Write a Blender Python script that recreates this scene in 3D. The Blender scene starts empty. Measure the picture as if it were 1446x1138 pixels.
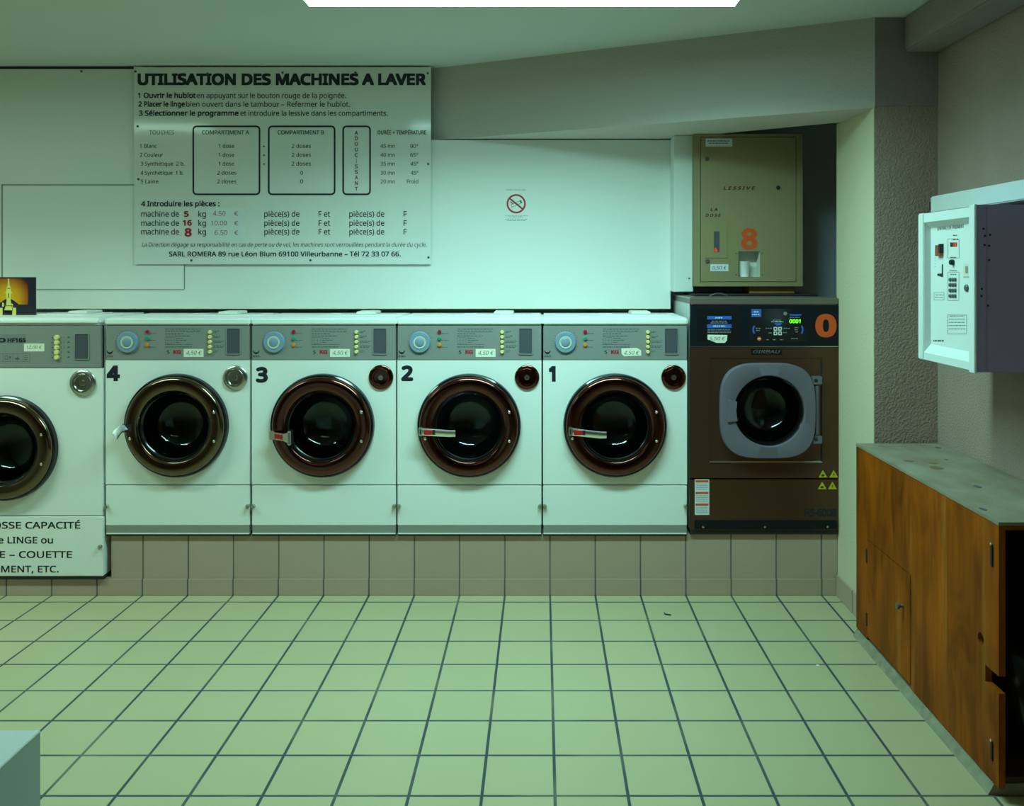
import bpy, bmesh, math, random
from mathutils import Vector, Matrix
S = bpy.context.scene
COL = S.collection
PI = math.pi

# ------------------------------------------------------------------ camera, world, lamps, exposure
VX, VY, FPX, H = 765.5, 381.0, 1240.0, 1.438      # vanishing point, focal length (px), eye height
cam_d = bpy.data.cameras.new('camera')
cam = bpy.data.objects.new('camera', cam_d)
COL.objects.link(cam)
cam.location = (0, 0, H)
cam.rotation_euler = (PI / 2, 0, 0)
cam_d.sensor_width = 36.0
cam_d.lens = 36.0 * FPX / 1446.0
cam_d.shift_x = -(VX - 723.0) / 1446.0
cam_d.shift_y = -(569.0 - VY) / 1446.0
cam_d.clip_start = 0.02
S.camera = cam

w = bpy.data.worlds.new('world')
S.world = w
w.use_nodes = True
w.node_tree.nodes['Background'].inputs[0].default_value = (0.5, 0.6, 0.6, 1)
w.node_tree.nodes['Background'].inputs[1].default_value = 0.0

S.view_settings.view_transform = 'Standard'
S.view_settings.look = 'None'
S.view_settings.gamma = 1.0
S.view_settings.exposure = 0.0
S.view_settings.use_curve_mapping = False

LAMP_COLOR = (0.46, 1.0, 0.92)
LAMP_POWER = 14.0            # glow of the tube covers
LAMP_WATTS = 37.5            # light thrown down by their reflectors
LAMP_SPREAD = 152
LEFT_COLOR = (0.58, 1.0, 0.78)
LEFT_LAMP_POWER = 13.0
LEFT_WATTS = 18.0
WARM_COLOR = (1.0, 0.70, 0.55)  # warm values: added fill light behind the camera
WARM_FILL_POWER = 5.0
WARM_WATTS = 3.0


def PX(x, Y): return (x - VX) * Y / FPX
def PZ(y, Y): return H - (y - VY) * Y / FPX


# ------------------------------------------------------------------ materials
MATS = {}


def nd(nt, t, **kw):
    n = nt.nodes.new(t)
    for k, v in kw.items():
        setattr(n, k, v)
    return n


def mat(name, col, rough=0.5, metal=0.0, spec=0.5, emit=None, estr=0.0, noise=0.0, nscale=8.0,
        bump=0.0, bscale=200.0, trans=0.0, coat=0.0, bdist=0.002, stretch=(1, 1, 1), col2=None):
    if name in MATS:
        return MATS[name]
    m = bpy.data.materials.new(name)
    m.use_nodes = True
    nt = m.node_tree
    b = nt.nodes['Principled BSDF']
    b.inputs['Base Color'].default_value = (*col, 1)
    b.inputs['Roughness'].default_value = rough
    b.inputs['Metallic'].default_value = metal
    b.inputs['Specular IOR Level'].default_value = spec
    b.inputs['Transmission Weight'].default_value = trans
    b.inputs['Coat Weight'].default_value = coat
    if emit:
        b.inputs['Emission Color'].default_value = (*emit, 1)
        b.inputs['Emission Strength'].default_value = estr
    if noise or bump:
        tc = nd(nt, 'ShaderNodeTexCoord')
        mp = nd(nt, 'ShaderNodeMapping')
        mp.inputs['Scale'].default_value = stretch
        nt.links.new(tc.outputs['Object'], mp.inputs[0])
    if noise:
        n = nd(nt, 'ShaderNodeTexNoise')
        n.inputs['Scale'].default_value = nscale
        n.inputs['Detail'].default_value = 5
        nt.links.new(mp.outputs[0], n.inputs['Vector'])
        r = nd(nt, 'ShaderNodeMix', data_type='RGBA')
        c2 = col2 if col2 else tuple(c * (1 - noise) for c in col)
        r.inputs[6].default_value = (*col, 1)
        r.inputs[7].default_value = (*c2, 1)
        rr = nd(nt, 'ShaderNodeMapRange')
        rr.inputs[1].default_value = 0.35
        rr.inputs[2].default_value = 0.7
        nt.links.new(n.outputs[0], rr.inputs[0])
        nt.links.new(rr.outputs[0], r.inputs[0])
        nt.links.new(r.outputs[2], b.inputs['Base Color'])
    if bump:
        n2 = nd(nt, 'ShaderNodeTexNoise')
        n2.inputs['Scale'].default_value = bscale
        n2.inputs['Detail'].default_value = 3
        nt.links.new(mp.outputs[0], n2.inputs['Vector'])
        bp = nd(nt, 'ShaderNodeBump')
        bp.inputs['Strength'].default_value = bump
        bp.inputs['Distance'].default_value = bdist
        nt.links.new(n2.outputs[0], bp.inputs['Height'])
        nt.links.new(bp.outputs[0], b.inputs['Normal'])
    MATS[name] = m
    return m


def grid_mat(name, tile, grout, axes, offs, sizes, gw, rough=0.35, tile2=None):
    """square tiles with grout lines; axes picks which object coordinates carry the grid"""
    m = bpy.data.materials.new(name)
    m.use_nodes = True
    nt = m.node_tree
    L = nt.links.new
    b = nt.nodes['Principled BSDF']
    tc = nd(nt, 'ShaderNodeTexCoord')
    sp = nd(nt, 'ShaderNodeSeparateXYZ')
    L(tc.outputs['Object'], sp.inputs[0])
    # slightly wavering joints
    wob = nd(nt, 'ShaderNodeTexNoise')
    wob.inputs['Scale'].default_value = 9
    L(tc.outputs['Object'], wob.inputs['Vector'])
    masks, cells = [], []
    for a, o, s in zip(axes, offs, sizes):
        sub = nd(nt, 'ShaderNodeMath', operation='SUBTRACT'); sub.inputs[1].default_value = o
        L(sp.outputs[a], sub.inputs[0])
        dv = nd(nt, 'ShaderNodeMath', operation='DIVIDE'); dv.inputs[1].default_value = s
        L(sub.outputs[0], dv.inputs[0])
        ad = nd(nt, 'ShaderNodeMath', operation='ADD'); ad.inputs[1].default_value = 0.5
        L(dv.outputs[0], ad.inputs[0])
        fr = nd(nt, 'ShaderNodeMath', operation='FRACT')
        L(ad.outputs[0], fr.inputs[0])
        s5 = nd(nt, 'ShaderNodeMath', operation='SUBTRACT'); s5.inputs[1].default_value = 0.5
        L(fr.outputs[0], s5.inputs[0])
        ab = nd(nt, 'ShaderNodeMath', operation='ABSOLUTE')
        L(s5.outputs[0], ab.inputs[0])
        mr = nd(nt, 'ShaderNodeMapRange')
        mr.inputs[1].default_value = gw / s * 0.42
        mr.inputs[2].default_value = gw / s * 0.62
        mr.inputs[3].default_value = 1.0
        mr.inputs[4].default_value = 0.0
        L(ab.outputs[0], mr.inputs[0])
        masks.append(mr.outputs[0])
        fl = nd(nt, 'ShaderNodeMath', operation='FLOOR')
        L(dv.outputs[0], fl.inputs[0])
        cells.append(fl.outputs[0])
    mk = masks[0]
    if len(masks) > 1:
        mx = nd(nt, 'ShaderNodeMath', operation='MAXIMUM')
        L(masks[0], mx.inputs[0]); L(masks[1], mx.inputs[1])
        mk = mx.outputs[0]
    # per tile tone
    cb = nd(nt, 'ShaderNodeCombineXYZ')
    L(cells[0], cb.inputs[0])
    if len(cells) > 1:
        L(cells[1], cb.inputs[1])
    wn = nd(nt, 'ShaderNodeTexWhiteNoise', noise_dimensions='3D')
    L(cb.outputs[0], wn.inputs[0])
    n = nd(nt, 'ShaderNodeTexNoise')
    n.inputs['Scale'].default_value = 14
    n.inputs['Detail'].default_value = 6
    L(tc.outputs['Object'], n.inputs['Vector'])
    av = nd(nt, 'ShaderNodeMix', data_type='FLOAT')
    av.inputs[0].default_value = 0.5
    L(wn.outputs[0], av.inputs[2]); L(n.outputs[0], av.inputs[3])
    t2 = tile2 or tuple(c * 0.86 for c in tile)
    c1 = nd(nt, 'ShaderNodeMix', data_type='RGBA')
    c1.inputs[6].default_value = (*tile, 1); c1.inputs[7].default_value = (*t2, 1)
    L(av.outputs[0], c1.inputs[0])
    # worn grout: mostly dark, here and there paler
    ng = nd(nt, 'ShaderNodeTexNoise'); ng.inputs['Scale'].default_value = 3.2; ng.inputs['Detail'].default_value = 4
    L(tc.outputs['Object'], ng.inputs['Vector'])
    gr = nd(nt, 'ShaderNodeMapRange'); gr.inputs[1].default_value = 0.48; gr.inputs[2].default_value = 0.75
    L(ng.outputs[0], gr.inputs[0])
    c2 = nd(nt, 'ShaderNodeMix', data_type='RGBA')
    c2.inputs[6].default_value = (*grout, 1)
    c2.inputs[7].default_value = (*tuple(g * 0.55 + t * 0.3 for g, t in zip(grout, tile)), 1)
    L(gr.outputs[0], c2.inputs[0])
    c3 = nd(nt, 'ShaderNodeMix', data_type='RGBA')
    L(mk, c3.inputs[0]); L(c1.outputs[2], c3.inputs[6]); L(c2.outputs[2], c3.inputs[7])
    L(c3.outputs[2], b.inputs['Base Color'])
    rg = nd(nt, 'ShaderNodeMapRange'); rg.inputs[3].default_value = rough; rg.inputs[4].default_value = 0.85
    L(mk, rg.inputs[0]); L(rg.outputs[0], b.inputs['Roughness'])
    bp = nd(nt, 'ShaderNodeBump'); bp.invert = True
    bp.inputs['Strength'].default_value = 0.4; bp.inputs['Distance'].default_value = 0.002
    L(mk, bp.inputs['Height']); L(bp.outputs[0], b.inputs['Normal'])
    MATS[name] = m
    return m


M_floor = grid_mat('floor_tile', (0.47, 0.41, 0.245), (0.038, 0.050, 0.065), (0, 1), (0.0353, 0.001), (0.2, 0.2), 0.0085, 0.38, (0.43, 0.375, 0.22))
M_plinth = grid_mat('brown_tile', (0.50, 0.35, 0.27), (0.10, 0.10, 0.10), (0,), (0.0353,), (0.2,), 0.006, 0.45)
M_jambtile = grid_mat('brown_tile_side', (0.50, 0.37, 0.28), (0.10, 0.10, 0.10), (1,), (3.676,), (0.2,), 0.006, 0.45)
M_ceiling = mat('ceiling_paint', (0.62, 0.62, 0.58), 0.9, bump=0.25, bscale=120)
M_beam = mat('beam_plaster', (0.54, 0.47, 0.43), 0.95, bump=0.5, bscale=110, bdist=0.004)
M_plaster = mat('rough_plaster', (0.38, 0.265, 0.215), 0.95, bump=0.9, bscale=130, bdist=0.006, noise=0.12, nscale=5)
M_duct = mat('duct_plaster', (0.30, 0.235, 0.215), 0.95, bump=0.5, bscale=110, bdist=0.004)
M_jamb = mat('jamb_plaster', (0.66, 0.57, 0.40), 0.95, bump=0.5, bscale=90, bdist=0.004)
M_niche = mat('niche_paint', (0.66, 0.70, 0.80), 0.8)
M_rear = mat('rear_paint', (0.35, 0.32, 0.26), 0.9)
M_cladding = mat('white_board', (0.80, 0.80, 0.76), 0.42, spec=0.3)
M_casing = mat('casing_board', (0.74, 0.75, 0.72), 0.5)
M_cream_edge = mat('cream_edge', (0.75, 0.68, 0.38), 0.5)
M_enamel = mat('white_enamel', (0.84, 0.84, 0.81), 0.28)
M_enamel2 = mat('white_enamel_lid', (0.86, 0.86, 0.84), 0.42)
M_alu = mat('grey_panel', (0.30, 0.31, 0.295), 0.42, metal=0.25)
M_kick = mat('kick_grey', (0.26, 0.265, 0.225), 0.6)
M_black = mat('black_rubber', (0.012, 0.012, 0.015), 0.6)
M_gloss_black = mat('black_gloss', (0.01, 0.01, 0.012), 0.12)
M_bronze = mat('bronze_metal', (0.135, 0.050, 0.042), 0.13, metal=1.0)
M_bronze2 = mat('bronze_grey_metal', (0.165, 0.118, 0.082), 0.13, metal=1.0)
M_darkring = mat('dark_ring', (0.05, 0.045, 0.045), 0.16, metal=0.9)
M_chrome = mat('chrome', (0.90, 0.91, 0.90), 0.24, metal=1.0)
M_steel = mat('steel', (0.50, 0.51, 0.49), 0.25, metal=1.0)
M_drum = mat('drum_steel', (0.16, 0.19, 0.21), 0.35, metal=0.9)
M_red = mat('red_plastic', (0.50, 0.012, 0.012), 0.3)
M_redink = mat('red_ink', (0.42, 0.01, 0.03), 0.5)
M_ink = mat('black_ink', (0.010, 0.010, 0.022), 0.5)
M_greyink = mat('grey_ink', (0.09, 0.10, 0.10), 0.5)
M_pinkink = mat('faded_pink_ink', (0.36, 0.12, 0.20), 0.5)
M_orange = mat('orange_vinyl', (0.72, 0.085, 0.012), 0.45)
M_green = mat('green_lens', (0.02, 0.30, 0.20), 0.25)
M_amber = mat('amber_lens', (0.80, 0.25, 0.02), 0.25)
M_redlens = mat('red_lens', (0.45, 0.01, 0.05), 0.25)
M_yellow = mat('yellow_knob', (0.85, 0.72, 0.28), 0.35)
M_dial = mat('dial_blue', (0.20, 0.30, 0.42), 0.35)
M_dial2 = mat('dial_pale', (0.55, 0.58, 0.45), 0.4)
M_slot = mat('slot_grey', (0.085, 0.085, 0.105), 0.3)
M_paper = mat('paper', (0.82, 0.80, 0.66), 0.8)
M_pale = mat('pale_paper', (0.70, 0.72, 0.76), 0.8)
M_sign = mat('sign_plastic', (0.78, 0.78, 0.74), 0.11, spec=0.5)
M_sticker = mat('sticker_film', (0.84, 0.84, 0.80), 0.4)
M_brown = mat('brown_steel', (0.12, 0.058, 0.034), 0.36, metal=0.75)
M_brownlid = mat('brown_lid', (0.20, 0.16, 0.14), 0.45, metal=0.5)
M_sidegrey = mat('machine_side', (0.55, 0.58, 0.56), 0.4)
M_grey = mat('grey_door', (0.145, 0.125, 0.165), 0.5)
M_panelblack = mat('panel_black', (0.007, 0.010, 0.014), 0.45, spec=0.15)
M_blue = mat('blue_print', (0.03, 0.12, 0.55), 0.5)
M_white = mat('white_print', (0.65, 0.70, 0.68), 0.5)
M_dimwhite = mat('dim_print', (0.22, 0.24, 0.26), 0.5)
M_led = mat('green_led', (0.05, 0.6, 0.02), 0.4, emit=(0.12, 1.0, 0.02), estr=1.6)
M_redled = mat('red_led', (0.5, 0.03, 0.01), 0.4, emit=(1.0, 0.10, 0.03), estr=0.35)
M_warnyellow = mat('warning_yellow', (0.55, 0.47, 0.01), 0.5)
M_cream = mat('cream_steel', (0.30, 0.235, 0.12), 0.45, bump=0.05, bscale=250)
M_creamin = mat('cream_recess', (0.70, 0.68, 0.60), 0.5)
M_cup = mat('white_cup', (0.85, 0.85, 0.83), 0.4)
M_boxwhite = mat('payment_white', (0.74, 0.76, 0.76), 0.35)
M_boxgrey = mat('payment_grey', (0.42, 0.33, 0.66), 0.55)
M_board = mat('wood_block', (0.42, 0.17, 0.04), 0.6, noise=0.4, nscale=20, stretch=(1, 1, 8))
M_table = mat('table_white', (0.80, 0.81, 0.80), 0.4)
M_tableside = mat('table_side', (0.42, 0.47, 0.46), 0.5)
M_bag = mat('black_bag', (0.012, 0.012, 0.016), 0.22)
M_dark = mat('dark_wood', (0.05, 0.022, 0.012), 0.7)
M_blackcard = mat('card_black', (0.012, 0.010, 0.022), 0.4)
M_gold = mat('card_gold', (0.75, 0.65, 0.16), 0.5)
M_goldshade = mat('card_olive', (0.25, 0.18, 0.04), 0.5)
M_fill = mat('cement', (0.30, 0.27, 0.18), 0.9, noise=0.3, nscale=30)
M_scrap = mat('scrap', (0.02, 0.02, 0.02), 0.7)
M_glasspane = mat('night_glass', (0.01, 0.012, 0.016), 0.05)
M_frame = mat('window_frame', (0.25, 0.25, 0.25), 0.4)
M_housing = mat('lamp_housing', (0.75, 0.76, 0.74), 0.4)


def glass_mat():
    m = bpy.data.materials.new('door_glass')
    m.use_nodes = True
    b = m.node_tree.nodes['Principled BSDF']
    b.inputs['Base Color'].default_value = (0.55, 0.62, 0.68, 1)
    b.inputs['Roughness'].default_value = 0.02
    b.inputs['Transmission Weight'].default_value = 1.0
    b.inputs['IOR'].default_value = 1.33
    return m


M_glass = glass_mat()


def emit_mat(name, color, strength):
    m = bpy.data.materials.new(name)
    m.use_nodes = True
    nt = m.node_tree
    nt.nodes.clear()
    e = nt.nodes.new('ShaderNodeEmission')
    e.inputs[0].default_value = (*color, 1)
    e.inputs[1].default_value = strength
    o = nt.nodes.new('ShaderNodeOutputMaterial')
    nt.links.new(e.outputs[0], o.inputs[0])
    return m


M_lamp = emit_mat('lamp_diffuser', LAMP_COLOR, LAMP_POWER)
M_lampleft = emit_mat('lamp_diffuser_weak', LEFT_COLOR, LEFT_LAMP_POWER)
M_fillwarm = emit_mat('fill_diffuser_warm', WARM_COLOR, WARM_FILL_POWER)


def wood_mat():
    m = bpy.data.materials.new('plywood')
    m.use_nodes = True
    nt = m.node_tree
    L = nt.links.new
    b = nt.nodes['Principled BSDF']
    b.inputs['Roughness'].default_value = 0.55
    b.inputs['Specular IOR Level'].default_value = 0.1
    tc = nd(nt, 'ShaderNodeTexCoord')
    mp = nd(nt, 'ShaderNodeMapping'); mp.inputs['Scale'].default_value = (3, 3, 1.0)
    L(tc.outputs['Object'], mp.inputs[0])
    n = nd(nt, 'ShaderNodeTexNoise'); n.inputs['Scale'].default_value = 3.0; n.inputs['Detail'].default_value = 7
    n.inputs['Distortion'].default_value = 0.8
    L(mp.outputs[0], n.inputs['Vector'])
    cr = nd(nt, 'ShaderNodeValToRGB')
    cr.color_ramp.elements[0].position = 0.3; cr.color_ramp.elements[0].color = (0.14, 0.030, 0.001, 1)
    cr.color_ramp.elements[1].position = 0.72; cr.color_ramp.elements[1].color = (0.44, 0.098, 0.002, 1)
    L(n.outputs[0], cr.inputs[0])
    # fine vertical grain
    mp2 = nd(nt, 'ShaderNodeMapping'); mp2.inputs['Scale'].default_value = (60, 60, 2.5)
    L(tc.outputs['Object'], mp2.inputs[0])
    n2 = nd(nt, 'ShaderNodeTexNoise'); n2.inputs['Scale'].default_value = 1.5; n2.inputs['Detail'].default_value = 4
    L(mp2.outputs[0], n2.inputs['Vector'])
    mx = nd(nt, 'ShaderNodeMix', data_type='RGBA', blend_type='MULTIPLY'); mx.inputs[0].default_value = 0.35
    L(cr.outputs[0], mx.inputs[6])
    g = nd(nt, 'ShaderNodeValToRGB')
    g.color_ramp.elements[0].position = 0.35; g.color_ramp.elements[0].color = (0.45, 0.4, 0.35, 1)
    g.color_ramp.elements[1].position = 0.65; g.color_ramp.elements[1].color = (1, 1, 1, 1)
    L(n2.outputs[0], g.inputs[0]); L(g.outputs[0], mx.inputs[7])
    # dried pale drips running down
    mp3 = nd(nt, 'ShaderNodeMapping'); mp3.inputs['Scale'].default_value = (14, 14, 0.8)
    L(tc.outputs['Object'], mp3.inputs[0])
    n3 = nd(nt, 'ShaderNodeTexNoise'); n3.inputs['Scale'].default_value = 1.0; n3.inputs['Detail'].default_value = 5
    L(mp3.outputs[0], n3.inputs['Vector'])
    dr = nd(nt, 'ShaderNodeMapRange'); dr.inputs[1].default_value = 0.60; dr.inputs[2].default_value = 0.74
    dr.inputs[4].default_value = 0.45
    L(n3.outputs[0], dr.inputs[0])
    m2 = nd(nt, 'ShaderNodeMix', data_type='RGBA')
    m2.inputs[7].default_value = (0.40, 0.18, 0.03, 1)
    L(dr.outputs[0], m2.inputs[0]); L(mx.outputs[2], m2.inputs[6])
    L(m2.outputs[2], b.inputs['Base Color'])
    return m


M_wood = wood_mat()
M_top = mat('worn_top', (0.29, 0.245, 0.185), 0.75, noise=0.5, nscale=7, col2=(0.22, 0.165, 0.105), stretch=(2, 1, 1))
M_stain = mat('brown_stain', (0.22, 0.12, 0.05), 0.7)


def sun_mat():
    """printed glow on the picture card: orange disc fading into black (a print, not light)"""
    m = bpy.data.materials.new('card_print')
    m.use_nodes = True
    nt = m.node_tree
    L = nt.links.new
    b = nt.nodes['Principled BSDF']
    b.inputs['Roughness'].default_value = 0.35
    tc = nd(nt, 'ShaderNodeTexCoord')
    mp = nd(nt, 'ShaderNodeMapping')
    mp.inputs['Location'].default_value = (-CARD[0], 0, -CARD[1])
    L(tc.outputs['Object'], mp.inputs[0])
    sp = nd(nt, 'ShaderNodeSeparateXYZ'); L(mp.outputs[0], sp.inputs[0])
    cb = nd(nt, 'ShaderNodeCombineXYZ'); L(sp.outputs[0], cb.inputs[0]); L(sp.outputs[2], cb.inputs[2])
    ln = nd(nt, 'ShaderNodeVectorMath', operation='LENGTH'); L(cb.outputs[0], ln.inputs[0])
    cr = nd(nt, 'ShaderNodeValToRGB')
    e = cr.color_ramp.elements
    e[0].position = 0.0; e[0].color = (0.75, 0.42, 0.01, 1)
    e[1].position = 1.0; e[1].color = (0.012, 0.010, 0.022, 1)
    for p, c in ((0.4, (0.68, 0.30, 0.008, 1)), (0.72, (0.36, 0.09, 0.006, 1)), (0.9, (0.06, 0.015, 0.01, 1))):
        x = e.new(p); x.color = c
    mr = nd(nt, 'ShaderNodeMapRange'); mr.inputs[1].default_value = 0.0; mr.inputs[2].default_value = 0.125
    L(ln.outputs[1], mr.inputs[0]); L(mr.outputs[0], cr.inputs[0]); L(cr.outputs[0], b.inputs['Base Color'])
    return m


# ------------------------------------------------------------------ mesh building
class MB:
    def __init__(self):
        self.bm = bmesh.new()

    def _merge(self, t, mi=0, smooth=False):
        for f in t.faces:
            f.material_index = mi
            f.smooth = smooth
        me = bpy.data.meshes.new('tmp')
        t.to_mesh(me); t.free()
        self.bm.from_mesh(me)
        bpy.data.meshes.remove(me)
        return self

    def box(self, x0, x1, y0, y1, z0, z1, bevel=0.0, mi=0, seg=2, drop=None):
        t = bmesh.new()
        v = [t.verts.new((x, y, z)) for z in (z0, z1) for y in (y0, y1) for x in (x0, x1)]
        Q = {'bottom': (0, 2, 3, 1), 'top': (4, 5, 7, 6), 'front': (0, 1, 5, 4), 'back': (2, 6, 7, 3), 'left': (0, 4, 6, 2), 'right': (1, 3, 7, 5)}
        for k, q in Q.items():
            if k != drop:
                t.faces.new([v[i] for i in q])
        if bevel:
            bmesh.ops.bevel(t, geom=[e for e in t.edges], offset=bevel, segments=seg, affect='EDGES', clamp_overlap=True)
        return self._merge(t, mi, bevel > 0)

    def prism(self, pts, y0, y1, mi=0, axis='Y'):
        """polygon (u, v) extruded along an axis: Y -> (u=x, v=z); Z -> (u=x, v=y); X -> (u=y, v=z)"""
        def P(u, v, d):
            return {'Y': (u, d, v), 'Z': (u, v, d), 'X': (d, u, v)}[axis]
        t = bmesh.new()
        a = [t.verts.new(P(u, v, y0)) for u, v in pts]
        b = [t.verts.new(P(u, v, y1)) for u, v in pts]
        t.faces.new(a); t.faces.new(list(reversed(b)))
        n = len(pts)
        for i in range(n):
            j = (i + 1) % n
            t.faces.new((a[j], a[i], b[i], b[j]))
        bmesh.ops.recalc_face_normals(t, faces=t.faces)
        return self._merge(t, mi)

    def lathe(self, cx, cz, y0, prof, seg=64, mi=0, axis='Y', close=False):
        """prof: (radius, offset along axis). axis 'Y': centre (cx, cz), 'X': centre (y=cx, z=cz), 'Z': centre (x, y)"""
        t = bmesh.new()
        rows = []
        def P(u, v, d):
            return {'Y': (cx + u, y0 + d, cz + v), 'X': (y0 + d, cx + u, cz + v), 'Z': (cx + u, cz + v, y0 + d)}[axis]
        for r, d in prof:
            if r <= 1e-6:
                rows.append([t.verts.new(P(0, 0, d))])
            else:
                rows.append([t.verts.new(P(r * math.cos(2 * PI * i / seg), r * math.sin(2 * PI * i / seg), d)) for i in range(seg)])
        pairs = list(zip(rows, rows[1:]))
        if close:
            pairs.append((rows[-1], rows[0]))
        for A, B in pairs:
            for i in range(seg):
                j = (i + 1) % seg
                if len(A) == 1 and len(B) == 1:
                    continue
                if len(A) == 1:
                    t.faces.new((A[0], B[i], B[j]))
                elif len(B) == 1:
                    t.faces.new((A[i], B[0], A[j]))
                else:
                    t.faces.new((A[i], B[i], B[j], A[j]))
        bmesh.ops.recalc_face_normals(t, faces=t.faces)
        return self._merge(t, mi, True)

    def rings(self, loops, mi=0, smooth=True, cap=False):
        """bridge successive loops of equal length (lists of 3-D points)"""
        t = bmesh.new()
        rows = [[t.verts.new(p) for p in l] for l in loops]
        n = len(rows[0])
        for A, B in zip(rows, rows[1:]):
            for i in range(n):
                j = (i + 1) % n
                t.faces.new((A[i], B[i], B[j], A[j]))
        if cap:
            t.faces.new(rows[-1])
        bmesh.ops.recalc_face_normals(t, faces=t.faces)
        return self._merge(t, mi, smooth)

    def tube(self, pts, r, seg=8, mi=0):
        pts = [Vector(p) for p in pts]
        loops = []
        for i, p in enumerate(pts):
            d = (pts[min(i + 1, len(pts) - 1)] - pts[max(i - 1, 0)]).normalized()
            up = Vector((0, 0, 1)) if abs(d.z) < 0.9 else Vector((1, 0, 0))
            a = d.cross(up).normalized(); b = d.cross(a)
            loops.append([p + r * (math.cos(2 * PI * k / seg) * a + math.sin(2 * PI * k / seg) * b) for k in range(seg)])
        return self.rings(loops, mi)

    def build(self, name, mats, parent=None, origin=None):
        me = bpy.data.meshes.new(name)
        self.bm.to_mesh(me)
        self.bm.free()
        if origin is None and parent is not None:
            origin = parent['_o']
        if origin is not None:
            me.transform(Matrix.Translation(-Vector(origin)))
        if not isinstance(mats, (list, tuple)):
            mats = [mats]
        for m in mats:
            me.materials.append(m)
        me.set_sharp_from_angle(angle=math.radians(38))
        o = bpy.data.objects.new(name, me)
        COL.objects.link(o)
        if parent is not None:
            o.parent = parent
            o['_o'] = parent['_o']
        elif origin is not None:
            o.location = origin
            o['_o'] = list(origin)
        else:
            o['_o'] = [0, 0, 0]
        return o


def tag(o, label=None, cat=None, group=None, kind=None):
    if label: o['label'] = label
    if cat: o['category'] = cat
    if group: o['group'] = group
    if kind: o['kind'] = kind
    return o


def thing(name, loc, label, cat, group=None):
    o = bpy.data.objects.new(name, None)
    o.empty_display_size = 0.05
    COL.objects.link(o)
    o.location = loc
    o['_o'] = list(loc)
    return tag(o, label, cat, group)


def struct(name, mb, m):
    return tag(mb.build(name, m), kind='structure')


# lettering: built-in font turned into mesh and fitted between two x limits
def _sans():
    # the plain sans-serif that ships with Blender itself; the built-in font if it is not there
    try:
        return bpy.data.fonts.load(bpy.utils.system_resource('DATAFILES', path='fonts') + '/NotoSansHebrew-Regular.woff2')
    except Exception:
        return None


SANS = _sans()


def _text_bm(s, bold):
    c = bpy.data.curves.new('txt', 'FONT')
    c.body = s
    if SANS:
        c.font = SANS
    c.size = 1.0
    c.resolution_u = 3
    o = bpy.data.objects.new('txt', c)
    me = o.to_mesh()
    t = bmesh.new()
    t.from_mesh(me)
    if bold > 0:                            # heavier strokes: the outline laid down again around itself
        for k in range(8):
            dx_, dy_ = ((1, 0), (1, 1), (0, 1), (-1, 1), (-1, 0), (-1, -1), (0, -1), (1, -1))[k]
            if s not in ('1', '4') and len(s) < 3 and dx_ and dy_:
                dx_ *= 0.72; dy_ *= 0.72     # round figures keep their round corners
            n0 = len(t.verts)
            t.from_mesh(me)
            t.verts.ensure_lookup_table()
            for v in t.verts[n0:]:
                v.co.x += bold * 0.92 * dx_; v.co.y += bold * 0.92 * dy_; v.co.z += 0.00001 * (k + 1)
    o.to_mesh_clear()
    bpy.data.objects.remove(o)
    bpy.data.curves.remove(c)
    return t


_t = _text_bm('H', 0.0)
CAPH = max(v.co.y for v in _t.verts) - min(v.co.y for v in _t.verts)
_t.free()


class Front:                                  # a plane facing the room, at depth Y
    def __init__(self, Y, lift=0.0006): self.Y, self.l = Y, lift
    def uv(self, px, py): return PX(px, self.Y), PZ(py, self.Y)
    def at(self, u, v): return Vector((u, self.Y - self.l, v))


class Side:                                   # a plane facing left (-X), at X
    def __init__(self, X, lift=0.0006): self.X, self.l = X, lift
    def uv(self, px, py):
        Y = self.X * FPX / (px - VX)
        return -Y, PZ(py, Y)
    def at(self, u, v): return Vector((self.X - self.l, -u, v))


def text(mb, fr, s, x0, x1, base, cap, bold=0.0, shear=0.0, mi=0):
    """s between pixels x0 and x1 on frame fr; base = baseline, cap = capital height (px)"""
    t = _text_bm(s, bold)
    if not t.verts:
        t.free(); return
    for v in t.verts:
        v.co.x += shear * v.co.y
    bold = max(bold, 0.0)
    a = min(v.co.x for v in t.verts); b = max(v.co.x for v in t.verts)
    u0, v0 = fr.uv(x0, base); u1, _ = fr.uv(x1, base)
    _, vc = fr.uv(x0, base - cap)
    sx = (u1 - u0) / (b - a); sy = (vc - v0) / (CAPH + 2 * bold)
    for v in t.verts:
        q = fr.at(u0 + (v.co.x - a) * sx, v0 + (v.co.y + bold) * sy)
        q[1 if isinstance(fr, Front) else 0] -= v.co.z
        v.co = q
    mb._merge(t, mi)


def poly(mb, fr, pts, mi=0, lift=0.0):
    t = bmesh.new()
    vs = []
    for p in pts:
        u, v = fr.uv(*p)
        q = fr.at(u, v)
        vs.append(t.verts.new(q))
    t.faces.new(vs)
    bmesh.ops.recalc_face_normals(t, faces=t.faces)
    n = fr.at(0, 0) - type(fr)(fr.Y if isinstance(fr, Front) else fr.X, fr.l + lift).at(0, 0)
    for v in t.verts:
        v.co -= n
    mb._merge(t, mi)


def rect(mb, fr, x0, y0, x1, y1, mi=0, lift=0.0):
    poly(mb, fr, [(x0, y0), (x1, y0), (x1, y1), (x0, y1)], mi, lift)


def disc(mb, fr, cx, cy, r, mi=0, lift=0.0, seg=32):
    poly(mb, fr, [(cx + r * math.cos(2 * PI * i / seg), cy + r * math.sin(2 * PI * i / seg)) for i in range(seg)], mi, lift)


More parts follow.
